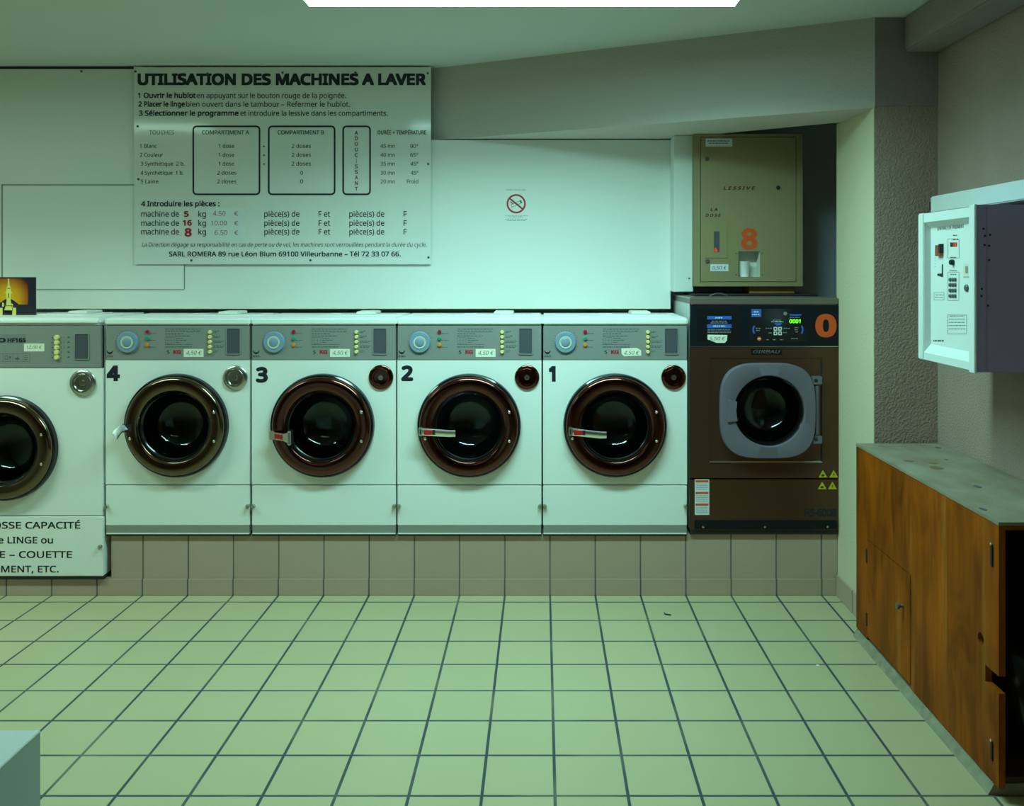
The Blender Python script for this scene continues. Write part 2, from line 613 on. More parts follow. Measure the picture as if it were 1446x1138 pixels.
def annulus(mb, fr, cx, cy, r0, r1, mi=0, seg=48, a0=0.0, a1=2 * PI):
    for i in range(seg):
        a = a0 + (a1 - a0) * i / seg; b = a0 + (a1 - a0) * (i + 1) / seg
        poly(mb, fr, [(cx + r1 * math.cos(a), cy + r1 * math.sin(a)), (cx + r1 * math.cos(b), cy + r1 * math.sin(b)),
                      (cx + r0 * math.cos(b), cy + r0 * math.sin(b)), (cx + r0 * math.cos(a), cy + r0 * math.sin(a))], mi)


def rrect_pts(x0, y0, x1, y1, r, n=6):
    P = []
    for cx, cy, a in ((x1 - r, y0 + r, -PI / 2), (x1 - r, y1 - r, 0), (x0 + r, y1 - r, PI / 2), (x0 + r, y0 + r, PI)):
        for k in range(n + 1):
            b = a + PI / 2 * k / n
            P.append((cx + r * math.cos(b), cy + r * math.sin(b)))
    return P


def rrect_line(mb, fr, x0, y0, x1, y1, r, wd, mi=0):
    A = rrect_pts(x0, y0, x1, y1, r); B = rrect_pts(x0 + wd, y0 + wd, x1 - wd, y1 - wd, max(r - wd, 0.05))
    n = len(A)
    for i in range(n):
        j = (i + 1) % n
        poly(mb, fr, [A[i], A[j], B[j], B[i]], mi)


def dashes(mb, fr, x0, x1, y, h, rnd, mi=0, dens=1.0):
    """a line of print too small to read: word-length marks"""
    x = x0
    while x < x1 - 0.4:
        wl = min(rnd.uniform(1.6, 5.2), x1 - x)
        rect(mb, fr, x, y, x + wl, y + h, mi)
        x += wl + rnd.uniform(0.6, 1.0) / dens


def hole_panel(mb, x0, x1, z0, z1, cx, cz, r, y, thick, n=96, mi=0):
    """rectangular sheet with a round hole, folded back at the hole and the rim"""
    cor = [math.atan2(zz - cz, xx - cx) % (2 * PI) for xx in (x0, x1) for zz in (z0, z1)]
    an = [2 * PI * i / n for i in range(n)]
    for c in cor:
        k = min(range(n), key=lambda i: abs(an[i] - c))
        an[k] = c
    outer, inner = [], []
    for a in an:
        c, s = math.cos(a), math.sin(a)
        tx = ((x1 - cx) if c > 0 else (x0 - cx)) / c if abs(c) > 1e-9 else 1e9
        tz = ((z1 - cz) if s > 0 else (z0 - cz)) / s if abs(s) > 1e-9 else 1e9
        k = min(tx, tz)
        outer.append((cx + c * k, cz + s * k))
        inner.append((cx + r * c, cz + r * s))
    mb.rings([[(p[0], y + thick, p[1]) for p in outer], [(p[0], y, p[1]) for p in outer],
              [(p[0], y, p[1]) for p in inner], [(p[0], y + thick, p[1]) for p in inner]], mi, smooth=False)


# ------------------------------------------------------------------ the room
CEIL = 2.433
XW = 1.5617            # right wall
XJ = 1.312             # side of the pillar that closes the niche
YP = 3.465             # front of the pillar
YB = 3.876             # face of the skirting tiles under the machines
YC = 4.29              # face of the white boards
FY = 3.868              # face of the washing machines
MZ = 0.2714            # top of the plinth
LZ = 0.0777             # top of the low step

struct('floor', MB().box(-4.0, XW + 0.2, -2.6, 4.6, -0.1, 0.0), M_floor)
struct('ceiling', MB().box(-4.0, XW + 0.2, -2.6, 4.6, CEIL, CEIL + 0.1), M_ceiling)
struct('wall_back', MB().box(-4.0, XW + 0.2, 4.5, 4.6, 0.0, CEIL), M_niche)
struct('wall_right', MB().box(XW, XW + 0.2, -2.6, 4.5, 0.0, CEIL), M_plaster)
struct('wall_left', MB().box(-4.1, -4.0, -2.6, 4.6, 0.0, CEIL), M_rear)
m = MB()
m.box(-4.0, -2.6, -2.7, -2.6, 0, CEIL); m.box(0.9, XW, -2.7, -2.6, 0, CEIL)
m.box(-2.6, 0.9, -2.7, -2.6, 0, 0.5); m.box(-2.6, 0.9, -2.7, -2.6, 2.1, CEIL)
struct('wall_front', m, M_rear)
wf = MB()
for x in (-2.6, -0.87, 0.85):
    wf.box(x, x + 0.05, -2.69, -2.61, 0.5, 2.1)
wf.box(-2.6, 0.9, -2.69, -2.61, 0.5, 0.55); wf.box(-2.6, 0.9, -2.69, -2.61, 2.05, 2.1)
wo = struct('window_1', wf, M_frame)
MB().box(-2.55, 0.85, -2.66, -2.65, 0.55, 2.05).build('pane', M_glasspane, wo)

# pillar closing the niche, with a slightly proud, smoother head
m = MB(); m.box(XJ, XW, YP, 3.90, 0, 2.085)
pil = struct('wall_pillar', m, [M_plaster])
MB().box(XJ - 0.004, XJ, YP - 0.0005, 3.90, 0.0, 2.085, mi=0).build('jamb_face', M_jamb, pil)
struct('trim_1', MB().box(XJ, XW, YP - 0.004, 3.90, 2.085, CEIL), M_duct)

# slanting beam from the white boards to the pillar
m = MB(); m.prism([(-0.60, 4.34), (-0.522, 4.33), (XJ, YP - 0.003), (XJ, 3.80), (0.70, 4.22), (0.55, 4.34)], 2.078, CEIL, axis='Z')
struct('trim_2', m, M_beam)
# boxed duct along the top of the right wall
struct('trim_3', MB().box(1.426, XW, -2.6, YP - 0.006, 2.2945, CEIL, bevel=0.008), M_duct)

# white boards behind the machines
m = MB()
m.box(-4.0, 0.627, YC, YC + 0.014, PZ(435.4, YC), 2.072)
m.box(-4.0, PX(189, YC), YC, YC + 0.014, 2.072, PZ(97.5, YC))
m.box(PX(189, YC), -0.545, YC, YC + 0.014, 2.072, PZ(94, YC))
cl = struct('trim_4', m, M_cladding)
MB().box(-4.0, 0.6265, YC - 0.002, YC + 0.015, PZ(435.4, YC) - 0.0025, PZ(435.4, YC)).build('edge_strip', M_cream_edge, cl)
MB().box(-4.0, PX(189, YC), YC + 0.001, YC + 0.012, PZ(97.5, YC), CEIL - 0.0005).build('gap_shade', M_black, cl)  # black strip laid in for the shade of the open gap under the ceiling
m = MB()
m.box(0.6275, PX(979, 4.175), 4.175, 4.5, PZ(412, 4.175), 2.077, bevel=0.002)
cs = struct('trim_5', m, M_casing)
m = MB()
m.lathe(PX(973.3, 4.175), PZ(393, 4.175), 4.175, [(0.0045, 0.001), (0.004, -0.002), (0, -0.003)], 12)
m.build('screw', M_slot, cs)

# tiled plinth, low step and skirting
m = MB(); m.box(-1.905, XJ - 0.006, 3.884, 4.5, 0.0, MZ - 0.001)
struct('trim_6', m, M_plinth)
m = MB(); m.box(-4.0, -1.906, 3.884, 4.5, 0.0, LZ - 0.001)
struct('trim_7', m, M_plinth)
m = MB(); m.box(-4.0, XJ - 0.004, YB, 3.884, 0.0, LZ - 0.004, bevel=0.002)
struct('baseboard_back', m, M_plinth)
struct('baseboard_right', MB().box(XJ - 0.014, XJ - 0.004, YP - 0.012, YB, 0.0, 0.095, bevel=0.002), M_jambtile)

# ------------------------------------------------------------------ ceiling lamps
def lamp(x0, x1, y0, y1, mat_, label, color, watts, spread=130, name='ceiling_lamp'):
    zb, zt = 2.352, 2.405
    t = thing(name, ((x0 + x1) / 2, (y0 + y1) / 2, CEIL), label, 'ceiling lamp')
    h = 0.006
    MB().box(x0 - h, x1 + h, y0 - h, y1 + h, zb - 0.001, CEIL - 0.0005, bevel=0.004).build('housing', M_housing, t)
    MB().box(x0, x1, y0, y1, zb - 0.0025, zb).build('diffuser', mat_, t)
    ld_ = bpy.data.lights.new('tube_light', 'AREA')
    ld_.shape = 'RECTANGLE'; ld_.size = x1 - x0; ld_.size_y = y1 - y0
    ld_.energy = watts; ld_.color = color; ld_.spread = math.radians(spread)
    lo = bpy.data.objects.new('tube_light', ld_)
    COL.objects.link(lo); lo.parent = t
    lo.location = (0, 0, zb - 0.004 - CEIL)
    return t


lamp(-0.805, 0.666, 2.86, 3.04, M_lamp, 'bright tube lamp on the ceiling in front of the beam', LAMP_COLOR, LAMP_WATTS, LAMP_SPREAD)
lamp(-3.65, -2.10, 2.86, 3.04, M_lampleft, 'weaker tube lamp on the ceiling at the far left', LEFT_COLOR, LEFT_WATTS)
lamp(-2.4, -0.9, -0.9, -0.72, M_fillwarm, 'added dim warm fill light on the ceiling behind the camera, out of view', WARM_COLOR, WARM_WATTS, 170)  # unseen fill, added to warm the surfaces that face the camera

# ------------------------------------------------------------------ washing machines
rnd = random.Random(4)
K = FY / FPX               # metres per pixel on the machine fronts


def door(parent, cx, cy, R, F, bronze, tilt=None):
    """round porthole: bezel mesh (the door) with glass, gasket, hinge screws"""
    x, z = PX(cx, F), PZ(cy, F)
    k = F / FPX * R / 73.0
    b = MB()
    prof = [(69.5, -0.012), (69.5, -0.030), (68, -0.038), (66, -0.043), (64.5, -0.0445), (60, -0.0455), (54, -0.043), (51, -0.040), (50, -0.036), (49.6, -0.028)]
    b.lathe(x, z, F, [(r * k, d) for r, d in prof], 96)
    d = b.build('door', bronze, parent)
    g = MB()
    g.lathe(x, z, F, [(r * k, d_) for r, d_ in [(73, 0.004), (73, -0.014), (72.3, -0.022), (70.5, -0.026), (69.3, -0.024)]], 96)
    g.build('gasket', M_gloss_black, d)
    g = MB()
    g.lathe(x, z, F, [(r * k, d_) for r, d_ in [(49.8, -0.034), (48.6, -0.035), (47.6, -0.028), (45.5, -0.022), (45, 0.0)]], 96)
    g.build('inner_rim', M_darkring, d)
    g = MB()
    g.lathe(x, z, F, [(r * k, d_) for r, d_ in [(45.4, -0.012), (43, 0.012), (40, 0.040), (36, 0.062), (28, 0.078), (15, 0.086), (0, 0.088),
                                               ]], 72)
    g.lathe(x, z, F, [(r * k, d_) for r, d_ in [(45.4, -0.012), (44.2, -0.016), (41.5, 0.010), (38.5, 0.034), (34.5, 0.055), (27, 0.070), (14, 0.078), (0, 0.080)]], 72)
    bmesh.ops.remove_doubles(g.bm, verts=g.bm.verts, dist=1e-5)
    bmesh.ops.recalc_face_normals(g.bm, faces=g.bm.faces)
    g.build('glass', M_glass, d)
    for sx, sy in ((57, -20.5), (57, 20)):
        s = MB()
        s.lathe(x + sx * k, z - sy * k, F - 0.043, [(2.0 * k, 0.002), (1.9 * k, -0.003), (1.0 * k, -0.005), (0, -0.0055)], 16)
        s.build('hinge_screw', M_chrome, d)
    s = MB()
    s.lathe(x - 60.5 * k, z - 16.5 * k, F - 0.043, [(2.0 * k, 0.002), (1.9 * k, -0.003), (1.0 * k, -0.005), (0, -0.0055)], 16)
    s.build('latch_screw', M_chrome, d)
    dr = MB()
    Rd = 78 * k
    dr.lathe(x, z, F, [(50 * k, 0.060), (60 * k, 0.075), (Rd, 0.10), (Rd, 0.40), (0, 0.40)], 48)
    for a in range(3):                       # lifting ribs
        q = 2 * PI * a / 3 + 0.5
        p = []
        for rr, w_ in ((Rd, 0.03), (Rd - 0.05, 0.012)):
            p += [(rr, w_)]
        c, s_ = math.cos(q), math.sin(q)
        quad = [(Rd, -0.03), (Rd - 0.05, -0.012), (Rd - 0.05, 0.012), (Rd, 0.03)]
        dr.prism([(x + c * u - s_ * v, z + s_ * u + c * v) for u, v in quad], F + 0.12, F + 0.39)
    dr.build('drum', M_drum, parent)
    return d


def coin_lock(parent, cx, cy, r, F, m1, m2):
    x, z, k = PX(cx, F), PZ(cy, F), F / FPX
    b = MB()
    b.lathe(x, z, F, [(r * k, 0.002), (r * k, -0.006), ((r - 1.2) * k, -0.010), (r * 0.72 * k, -0.012), (r * 0.70 * k, -0.016), (r * 0.60 * k, -0.016), (r * 0.56 * k, -0.009), (r * 0.25 * k, -0.008), (r * 0.24 * k, -0.008), (0, -0.008)], 48)
    o = b.build('drawer_lock', m1, parent)
    c = MB()
    c.lathe(x, z, F, [(r * 0.23 * k, -0.006), (r * 0.21 * k, -0.013), (r * 0.1 * k, -0.014), (0, -0.012)], 20)
    c.build('key_cylinder', m2, o)
    return o


def knob(parent, name, cx, cy, r, F, m_, h=0.009, seg=20):
    x, z, k = PX(cx, F), PZ(cy, F), F / FPX
    b = MB()
    b.lathe(x, z, F, [(r * k, 0.001), (r * k, -h * 0.7), (r * 0.8 * k, -h), (0, -h)], seg)
    return b.build(name, m_, parent)


def coin_window(parent, x0, y0, x1, y1, F):
    A = rrect_pts(x0, y0, x1, y1, 2.0)
    B = rrect_pts(x0 + 1.2, y0 + 1.2, x1 - 1.2, y1 - 1.2, 1.4)
    def L3(P, d): return [(PX(px, F), F + d, PZ(py, F)) for px, py in P]
    b = MB()
    b.rings([L3(A, -0.0005), L3(A, -0.004), L3(B, -0.004), L3(B, 0.0)], 0, smooth=False)
    t = MB()
    poly(b, Front(F, 0.0012), B, 1)
    b.build('coin_window', [M_alu, M_slot], parent)
    t.bm.free()


def copy_part(src, dst, root):
    for ch in src.children:
        c = ch.copy()
        COL.objects.link(c)
        c.parent = dst
        c['_o'] = list(root)
        copy_part(ch, c, root)


def lock_pin(parent, px, py, F):
    b = MB()
    x, z = PX(px, F), PZ(py, F)
    b.lathe(x, z, F, [(0.009, 0.001), (0.009, -0.008), (0.006, -0.013), (0, -0.013)], 16)
    b.box(x - 0.003, x + 0.003, F - 0.018, F - 0.012, z - 0.009, z + 0.009, bevel=0.001)
    b.build('panel_lock', M_steel, parent)


def common_washer(t):
    """everything the four small machines share, drawn on machine 1 (left edge at x=766)"""
    F = FY
    X = lambda p: PX(p, F)
    Z = lambda p: PZ(p, F)
    MB().box(X(766.6), X(970.4), F + 0.014, F + 0.50, MZ + 0.012, Z(459), drop='front').build('body', M_enamel, t)
    m = MB(); hole_panel(m, X(766.8), X(970.2), Z(684), Z(508.6), X(868.3), Z(600), 70 * K, F, 0.014)
    m.build('front_panel', M_enamel, t)
    lp = MB().box(X(766.8), X(970.2), F, F + 0.014, Z(742.3), Z(685.3), bevel=0.003).build('service_panel', M_enamel, t)
    lock_pin(lp, 769.3, 714.5, F); lock_pin(lp, 967.8, 714.5, F)
    m = MB()
    m.box(X(767.5), X(969.6), F + 0.0015, F + 0.03, Z(752.5), Z(742.3))
    m.box(X(767.5), X(969.6), F + 0.0005, F + 0.03, Z(754.2), Z(752.5), mi=1)
    m.build('kick_plate', [M_kick, M_enamel], t)
    m = MB().box(X(766.8), X(970.3), F + 0.004, F + 0.5, Z(757), Z(754.2)); m.build('base_rail', M_black, t)
    # control panel
    cp = MB().box(X(767.2), X(970), F - 0.001, F + 0.014, Z(508.2), Z(459.8), bevel=0.0015).build('control_panel', M_alu, t)
    Fc = F - 0.001
    x, z = X(798.6), Z(483.2)
    m = MB(); m.lathe(x, z, Fc, [(15 * K, 0.001), (15 * K, -0.006), (14 * K, -0.010), (9.5 * K, -0.010), (9 * K, -0.008), (0, -0.008)], 48)
    dl = m.build('dial', M_dial, cp)
    m = MB(); m.lathe(x, z, Fc, [(9 * K, -0.007), (9 * K, -0.012), (7 * K, -0.013), (6.4 * K, -0.012)], 40)
    m.build('dial_ring', M_dial2, dl)
    m = MB(); m.lathe(x, z, Fc, [(6.5 * K, -0.007), (6.3 * K, -0.013), (5.2 * K, -0.015), (0, -0.015)], 32)
    m.build('dial_knob', M_dial, dl)
    for py, ml in ((468.2, M_redlens), (477.8, M_green), (487.0, M_amber)):
        knob(cp, 'indicator_lamp', 826.3, py, 2.6, Fc, ml, 0.007)
    for py in (468.8, 475.6, 482.5, 489.5, 496.6):
        b = knob(cp, 'program_button', 914.8, py, 2.6, Fc, M_yellow, 0.010)
    coin_window(cp, 937.6, 462.8, 958, 500.6, Fc)
    # printing on the panel
    fr = Front(Fc, 0.0004)
    m = MB()
    for i in range(26):
        a = PI * (0.62 + 1.76 * i / 25)
        ca, sa = math.sin(a), math.cos(a)
        r0, r1 = 16.5, 17.8 if i % 2 else 18.6
        nx, ny = -sa * 0.25, ca * 0.25
        poly(m, fr, [(798.6 + r0 * ca + nx, 483.2 + r0 * sa + ny), (798.6 + r1 * ca + nx, 483.2 + r1 * sa + ny),
                     (798.6 + r1 * ca - nx, 483.2 + r1 * sa - ny), (798.6 + r0 * ca - nx, 483.2 + r0 * sa - ny)], 0)
    m.build('dial_markings', M_greyink, cp)
    m = MB()
    R = random.Random(2)
    for y, x1 in ((464.0, 902), (467.0, 901.5), (470.6, 877), (473.8, 887)):
        dashes(m, fr, 851.3, x1, y, 1.15, R, 0)
    for y, x1 in ((477, 876), (480, 881), (483, 872)):
        dashes(m, fr, 866, x1, y, 0.9, R, 0)
    rrect_line(m, fr, 851.5, 476.6, 864, 485.2, 0.4, 0.35)
    for xx in (855, 859.5):
        rect(m, fr, xx, 476.8, xx + 0.3, 485)
    rect(m, fr, 852, 480.7, 863.5, 481.0)
    dashes(m, fr, 851.3, 890, 485.9, 0.9, R, 0)
    dashes(m, fr, 851.3, 889, 489.3, 1.15, R, 0)
    m.build('instruction_print', M_greyink, cp)
    m = MB()
    for y in (470.4, 480.0, 489.8):
        dashes(m, fr, 828.5, 838.5, y, 0.9, R, 0)
    m.build('lamp_labels', M_greyink, cp)
    m = MB()
    for y, x1 in ((467, 927), (474, 929), (481, 935), (488, 935.5), (495, 926)):
        dashes(m, fr, 919.5, x1, y, 1.2, R, 0)
        dashes(m, fr, 919.5, x1 - 3, y + 2.1, 0.9, R, 0)
    m.build('button_labels', M_greyink, cp)
    m = MB()
    # horned emblem over the maker's name
    poly(m, fr, [(768.8, 494.2), (770.0, 496.0), (771.8, 497.4), (773.2, 496.9), (774.6, 497.4), (776.2, 496.0), (777.2, 494.2), (777.4, 496.6), (776.2, 498.6), (774.4, 499.9), (773.1, 500.3), (771.8, 499.9), (769.9, 498.6), (768.8, 496.6)], 0)
    text(m, fr, 'IPSO', 768.4, 777.8, 504.2, 2.2, 0.02)
    m.build('maker_mark', M_ink, cp)
    m = MB()
    text(m, fr, '5', 853.6, 857.2, 499.6, 4.8, 0.02, mi=0)
    text(m, fr, 'KG', 862.8, 873.6, 499.8, 5.6, 0.06, mi=1)
    m.build('weight_lettering', [M_ink, M_redink], cp)
    # lid with detergent hatch
    m = MB()
    m.box(X(765.85), X(971.35), F - 0.006, FY + 0.455, Z(459.0), 1.2265, bevel=0.007, seg=3)
    ld = m.build('lid', M_enamel2, t)
    cxx = PX(905, 4.1)
    m = MB()
    m.prism([(cxx - 0.19, 4.08), (cxx - 0.13, 4.04), (cxx + 0.13, 4.04), (cxx + 0.17, 4.08), (cxx + 0.17, 4.24), (cxx - 0.19, 4.24)], 1.2260, 1.2300, axis='Z')
    hz = m.build('detergent_hatch', M_enamel2, ld)
    m = MB()
    m.box(cxx - 0.045, cxx + 0.045, 4.09, 4.235, 1.2295, 1.2430, bevel=0.003)
    m.build('hatch_tab', M_sticker, hz)
    m = MB()
    m.box(cxx - 0.13, cxx + 0.13, 4.16, 4.175, 1.2299, 1.2306)
    m.build('hatch_slit', M_slot, hz)


def handle_closed(d, cx, cy, F, lx0, lx1, dy):
    """chrome pull bar lying across the porthole, red push button near its root"""
    x0, x1, z0 = PX(lx0, F), PX(lx1, F), PZ(cy, F)
    dz = -dy * K
    y0, y1 = F - 0.062, F - 0.047
    m = MB()
    a, b = x0 + 0.012, x1
    za = z0; zb = z0 + dz
    def sect(xx, zz, h): return [(xx, y1, zz - h), (xx, y0 + 0.003, zz - h), (xx, y0, zz - h * 0.6), (xx, y0, zz + h * 0.6), (xx, y0 + 0.003, zz + h), (xx, y1, zz + h)]
    m.rings([sect(a, za, 0.0155), sect(b - 0.03, zb, 0.0145), sect(b, zb, 0.0135)], smooth=False, cap=True)
    m.rings([sect(b, zb, 0.0135), sect(b + 0.0001, zb, 0.0003)], smooth=False, cap=True)
    m.box(x0, x0 + 0.016, F - 0.064, F - 0.036, z0 - 0.0175, z0 + 0.0195, bevel=0.002)
    m.build('handle', M_chrome, d)
    m = MB(); m.box(x0 + 0.005, x0 + 0.011, F - 0.0655, F - 0.06, z0 - 0.010, z0 + 0.011)
    m.build('latch_slot', M_black, d)
    m = MB(); m.box(x0 + 0.022, x0 + 0.060, F - 0.0665, F - 0.060, z0 - 0.0105 + dz * 0.2, z0 + 0.0105 + dz * 0.2, bevel=0.002)
    m.build('release_button', M_red, d)
    m = MB(); m.box(x0 + 0.060, x0 + 0.072, F - 0.0635, F - 0.060, z0 - 0.0105 + dz * 0.25, z0 + 0.0105 + dz * 0.25)
    m.build('button_well', M_black, d)


def handle_short(d, cx, cy, F):
    """handle standing out towards the room: red button, cross bar at its end"""
    x0, z0 = PX(386, F), PZ(cy, F)
    m = MB()
    m.box(x0, x0 + 0.020, F - 0.060, F - 0.038, z0 - 0.020, z0 + 0.020, bevel=0.003)
    def sect(xx, yy, h): return [(xx, yy + 0.014, z0 - h), (xx, yy, z0 - h), (xx, yy, z0 + h), (xx, yy + 0.014, z0 + h)]
    m.rings([sect(x0 + 0.018, F - 0.066, 0.015), sect(x0 + 0.075, F - 0.105, 0.015), sect(x0 + 0.097, F - 0.118, 0.022), sect(x0 + 0.104, F - 0.122, 0.028)], smooth=False, cap=True)
    m.box(x0 + 0.098, x0 + 0.113, F - 0.128, F - 0.085, z0 - 0.030, z0 + 0.031, bevel=0.003)
    m.build('handle', M_chrome, d)
    m = MB()
    q = lambda xx, yy, h: [(xx, yy + 0.003, z0 - h), (xx, yy, z0 - h), (xx, yy, z0 + h), (xx, yy + 0.003, z0 + h)]
    m.rings([q(x0 + 0.027, F - 0.0745, 0.010), q(x0 + 0.068, F - 0.1025, 0.010)], smooth=False)
    m.build('release_button', M_red, d)
    m = MB(); m.box(x0 + 0.1005, x0 + 0.1105, F - 0.1285, F - 0.127, z0 - 0.024, z0 + 0.024); m.build('latch_slot', M_brownlid, d)


def handle_open(d, F):
    """handle swung out past the left rim of the porthole"""
    z0 = PZ(604, F)
    m = MB()
    P = [(181, 602), (173, 604), (167, 610), (163.5, 616)]
    dep = [F - 0.030, F - 0.050, F - 0.085, F - 0.105]
    loops = []
    for (px, py), yy in zip(P, dep):
        x, z = PX(px, yy), PZ(py, yy)
        loops.append([(x + 0.009, yy, z - 0.011), (x + 0.009, yy - 0.016, z - 0.011), (x - 0.009, yy - 0.016, z + 0.011), (x - 0.009, yy, z + 0.011)])
    m.rings(loops, smooth=False, cap=True)
    x = PX(180, F)
    m.box(x - 0.012, x + 0.012, F - 0.048, F - 0.020, z0 - 0.012, z0 + 0.014, bevel=0.003)
    m.build('handle', M_steel, d)
    m = MB(); m.box(PX(179.5, F), PX(193, F), F - 0.0475, F - 0.040, PZ(607, F), PZ(596, F), bevel=0.002)
    m.build('latch_slot', M_black, d)


LEFTS = [766.0, 560.4, 354.8, 148.2]
LABELS = ['white front-loading washing machine with a black number 1, beside the brown machine',
          'white front-loading washing machine with a black number 2 above its porthole',
          'white front-loading washing machine with a black number 3 and its handle sticking out',
          'white front-loading washing machine with a black number 4 and a silver drawer lock']
PRICE = ['4,50 €', '4,50 €', '4,50 €', '4,50 €']
first = None
for i, L0 in enumerate(LEFTS):
    org = (PX(L0 + 102.6, FY), FY, MZ)
    t = thing('washing_machine', org, LABELS[i], 'washing machine', 'row of four white washing machines')
    dx = L0 - 766.0
    if first is None:
        first = t
        common_washer(t)
    else:
        copy_part(first, t, org)
    COMMON_DONE = True
    if i == 0:
        snap = [c for c in t.children]
    # the copies of machine 1's own extras are avoided: extras are added after copying
    t['_dx'] = dx
washers = [o for o in COL.objects if o.name.startswith('washing_machine') and o.parent is None]
washers.sort(key=lambda o: -o['_dx'])
for i, t in enumerate(washers):
    dx = t['_dx']
    F = FY
    br = M_bronze2 if i == 3 else M_bronze
    d = door(t, 868.3 + dx - (0.9 if i == 2 else 0), 600 + (0.3 if i else 0), 73, F, br)
    if i < 2:
        handle_closed(d, 0, 606.2, F, 802.5 + dx - (3.0 if i == 1 else 0), 855 + dx - (4.5 if i == 1 else 0), 4.5 if i == 0 else 2.5)
    elif i == 2:
        handle_short(d, 0, 611.3, F)
    else:
        handle_open(d, F)
    if i == 3:
        coin_lock(t, 332.9, 533.2, 17.3, F, M_steel, M_steel)
    else:
        coin_lock(t, (950.9, 744.2, 538.3)[i], 532.4, 17.3, F, M_bronze, M_steel)
    m = MB()
    nx = ((774.8, 784.6), (566.5, 583.6), (361.3, 378.4), (150.7, 169.4))[i]
    text(m, Front(F, 0.0006), '1234'[i], nx[0], nx[1], (539, 538.2, 540.3, 538.3)[i], 22.3, 0.055)
    m.build('number_decal', M_ink, t)
    m = MB()
    fr = Front(F - 0.001, 0.0010)
    px0 = 877.3 + dx
    if i == 0:
        poly(m, fr, [(px0, 491.8), (px0 + 22, 491.2), (px0 + 28, 494.6), (px0 + 28.2, 502), (px0 + 4, 503.2), (px0 + 0.6, 500)], 0)
    else:
        rect(m, fr, px0, 492.6, px0 + 28, 504.0, 0)
    text(m, Front(F - 0.001, 0.0014), PRICE[i], px0 + 3.5, px0 + 25.5, 500.6, 5.2, -0.012, 0.25, 1)
    m.build('price_tag', [M_paper, M_greyink], t)

# ------------------------------------------------------------------ the big machine on the low step
FB = 3.86
X = lambda p: PX(p, FB)
Z = lambda p: PZ(p, FB)
bx0, bx1 = X(-131), X(144.8)
big = thing('washing_machine', ((bx0 + bx1) / 2, FB, LZ), 'large white washing machine at the left edge, standing lower, with a lettered notice', 'washing machine')
MB().box(bx0, bx1, FB + 0.014, FB + 0.46, LZ + 0.015, Z(459.5), drop='front').build('body', M_enamel, big)
m = MB(); hole_panel(m, bx0, bx1, Z(727.5), Z(519.8), X(8), Z(632), 70 * K, FB, 0.014)
m.build('front_panel', M_enamel, big)
sp = MB().box(bx0, bx1 + 0.004, FB - 0.002, FB + 0.014, Z(813.5), Z(729), bevel=0.003).build('service_panel', M_enamel, big)
lock_pin(sp, 142, 771.5, FB - 0.002)
MB().box(bx0, bx1 + 0.004, FB + 0.002, FB + 0.45, LZ, Z(813.5)).build('base_rail', M_black, big)
cp = MB().box(bx0, bx1 - 0.006, FB - 0.001, FB + 0.014, Z(519), Z(459.8), bevel=0.0015).build('control_panel', M_alu, big)
Fc = FB - 0.001
fr = Front(Fc, 0.0004)
m = MB()
rect(m, fr, -120, 472, 36.7, 484.6, 0)
m.build('name_plate', mat('name_plate_grey', (0.20, 0.215, 0.205), 0.45), cp)
m = MB()
text(m, Front(Fc, 0.0009), 'IPSO', -26, 8.3, 483.4, 6.2, 0.05)
text(m, Front(Fc, 0.0009), 'HF165', 10.8, 36.4, 483.4, 6.2, 0.05)
m.build('model_lettering', M_ink, cp)
m = MB()
rrect_line(m, fr, -110, 499.0, 42.6, 510.6, 0.3, 0.4)
for xx in (32.5, 4, 18):
    rect(m, fr, xx, 499.2, xx + 0.4, 510.4)
poly(m, fr, [(20, 506.5), (22, 504.8), (23.5, 506), (24.6, 503), (26, 505), (28.6, 506.4), (26, 507.6), (24.5, 508.6), (22.5, 507.2)])
rrect_line(m, fr, 6.6, 502, 11.5, 507.5, 0.6, 0.8)
R = random.Random(8)
for y in (501, 504, 507):
    dashes(m, fr, 34.5, 39.5, y, 1.1, R)
dashes(m, fr, 13, 15.5, 503, 3, R)
for k in range(5):
    yy = 476 + 7 * k
    dashes(m, fr, 73, 76.5, yy, 1.4, R)
    rect(m, fr, 86, yy - 1, 86.8, yy + 2)
    if k < 3: rect(m, fr, 90.3, yy - 1.5, 90.8, yy + 2)
    poly(m, fr, [(94.5, yy + 1.2), (97, yy - 1.6), (99.5, yy + 1.2)])
m.build('panel_print', M_greyink, cp)
for py in (476.3, 483.4, 490.4, 497.3, 504.4):
    knob(cp, 'program_button', 80.8, py, 3.4, Fc, M_yellow, 0.011)
coin_window(cp, 105, 470.6, 126, 508, Fc)
m = MB(); rect(m, Front(Fc, 0.0012), 34, 485.0, 62.8, 496.2, 0)
text(m, Front(Fc, 0.0016), '12,00 €', 38, 59.5, 492.3, 4.6, -0.012, 0.25, 1)
m.build('price_tag', [M_paper, M_greyink], big)
d = door(big, 8.5, 632, 74, FB, M_bronze2)
coin_lock(big, 117.6, 540.5, 18.5, FB, M_steel, M_steel)
m = MB().box(bx0, X(142), FB - 0.006, FB + 0.46, Z(459.3), 1.229, bevel=0.012, seg=4)
ld = m.build('lid', M_enamel2, big)
cxx = PX(111, 4.1)
m = MB(); m.prism([(cxx - 0.19, 4.08), (cxx - 0.13, 4.04), (cxx + 0.06, 4.04), (cxx + 0.09, 4.08), (cxx + 0.09, 4.24), (cxx - 0.19, 4.24)], 1.2285, 1.2335, axis='Z')
hz = m.build('detergent_hatch', M_enamel2, ld)
MB().box(cxx - 0.045, cxx + 0.045, 4.09, 4.235, 1.2330, 1.2460, bevel=0.003).build('hatch_tab', M_sticker, hz)
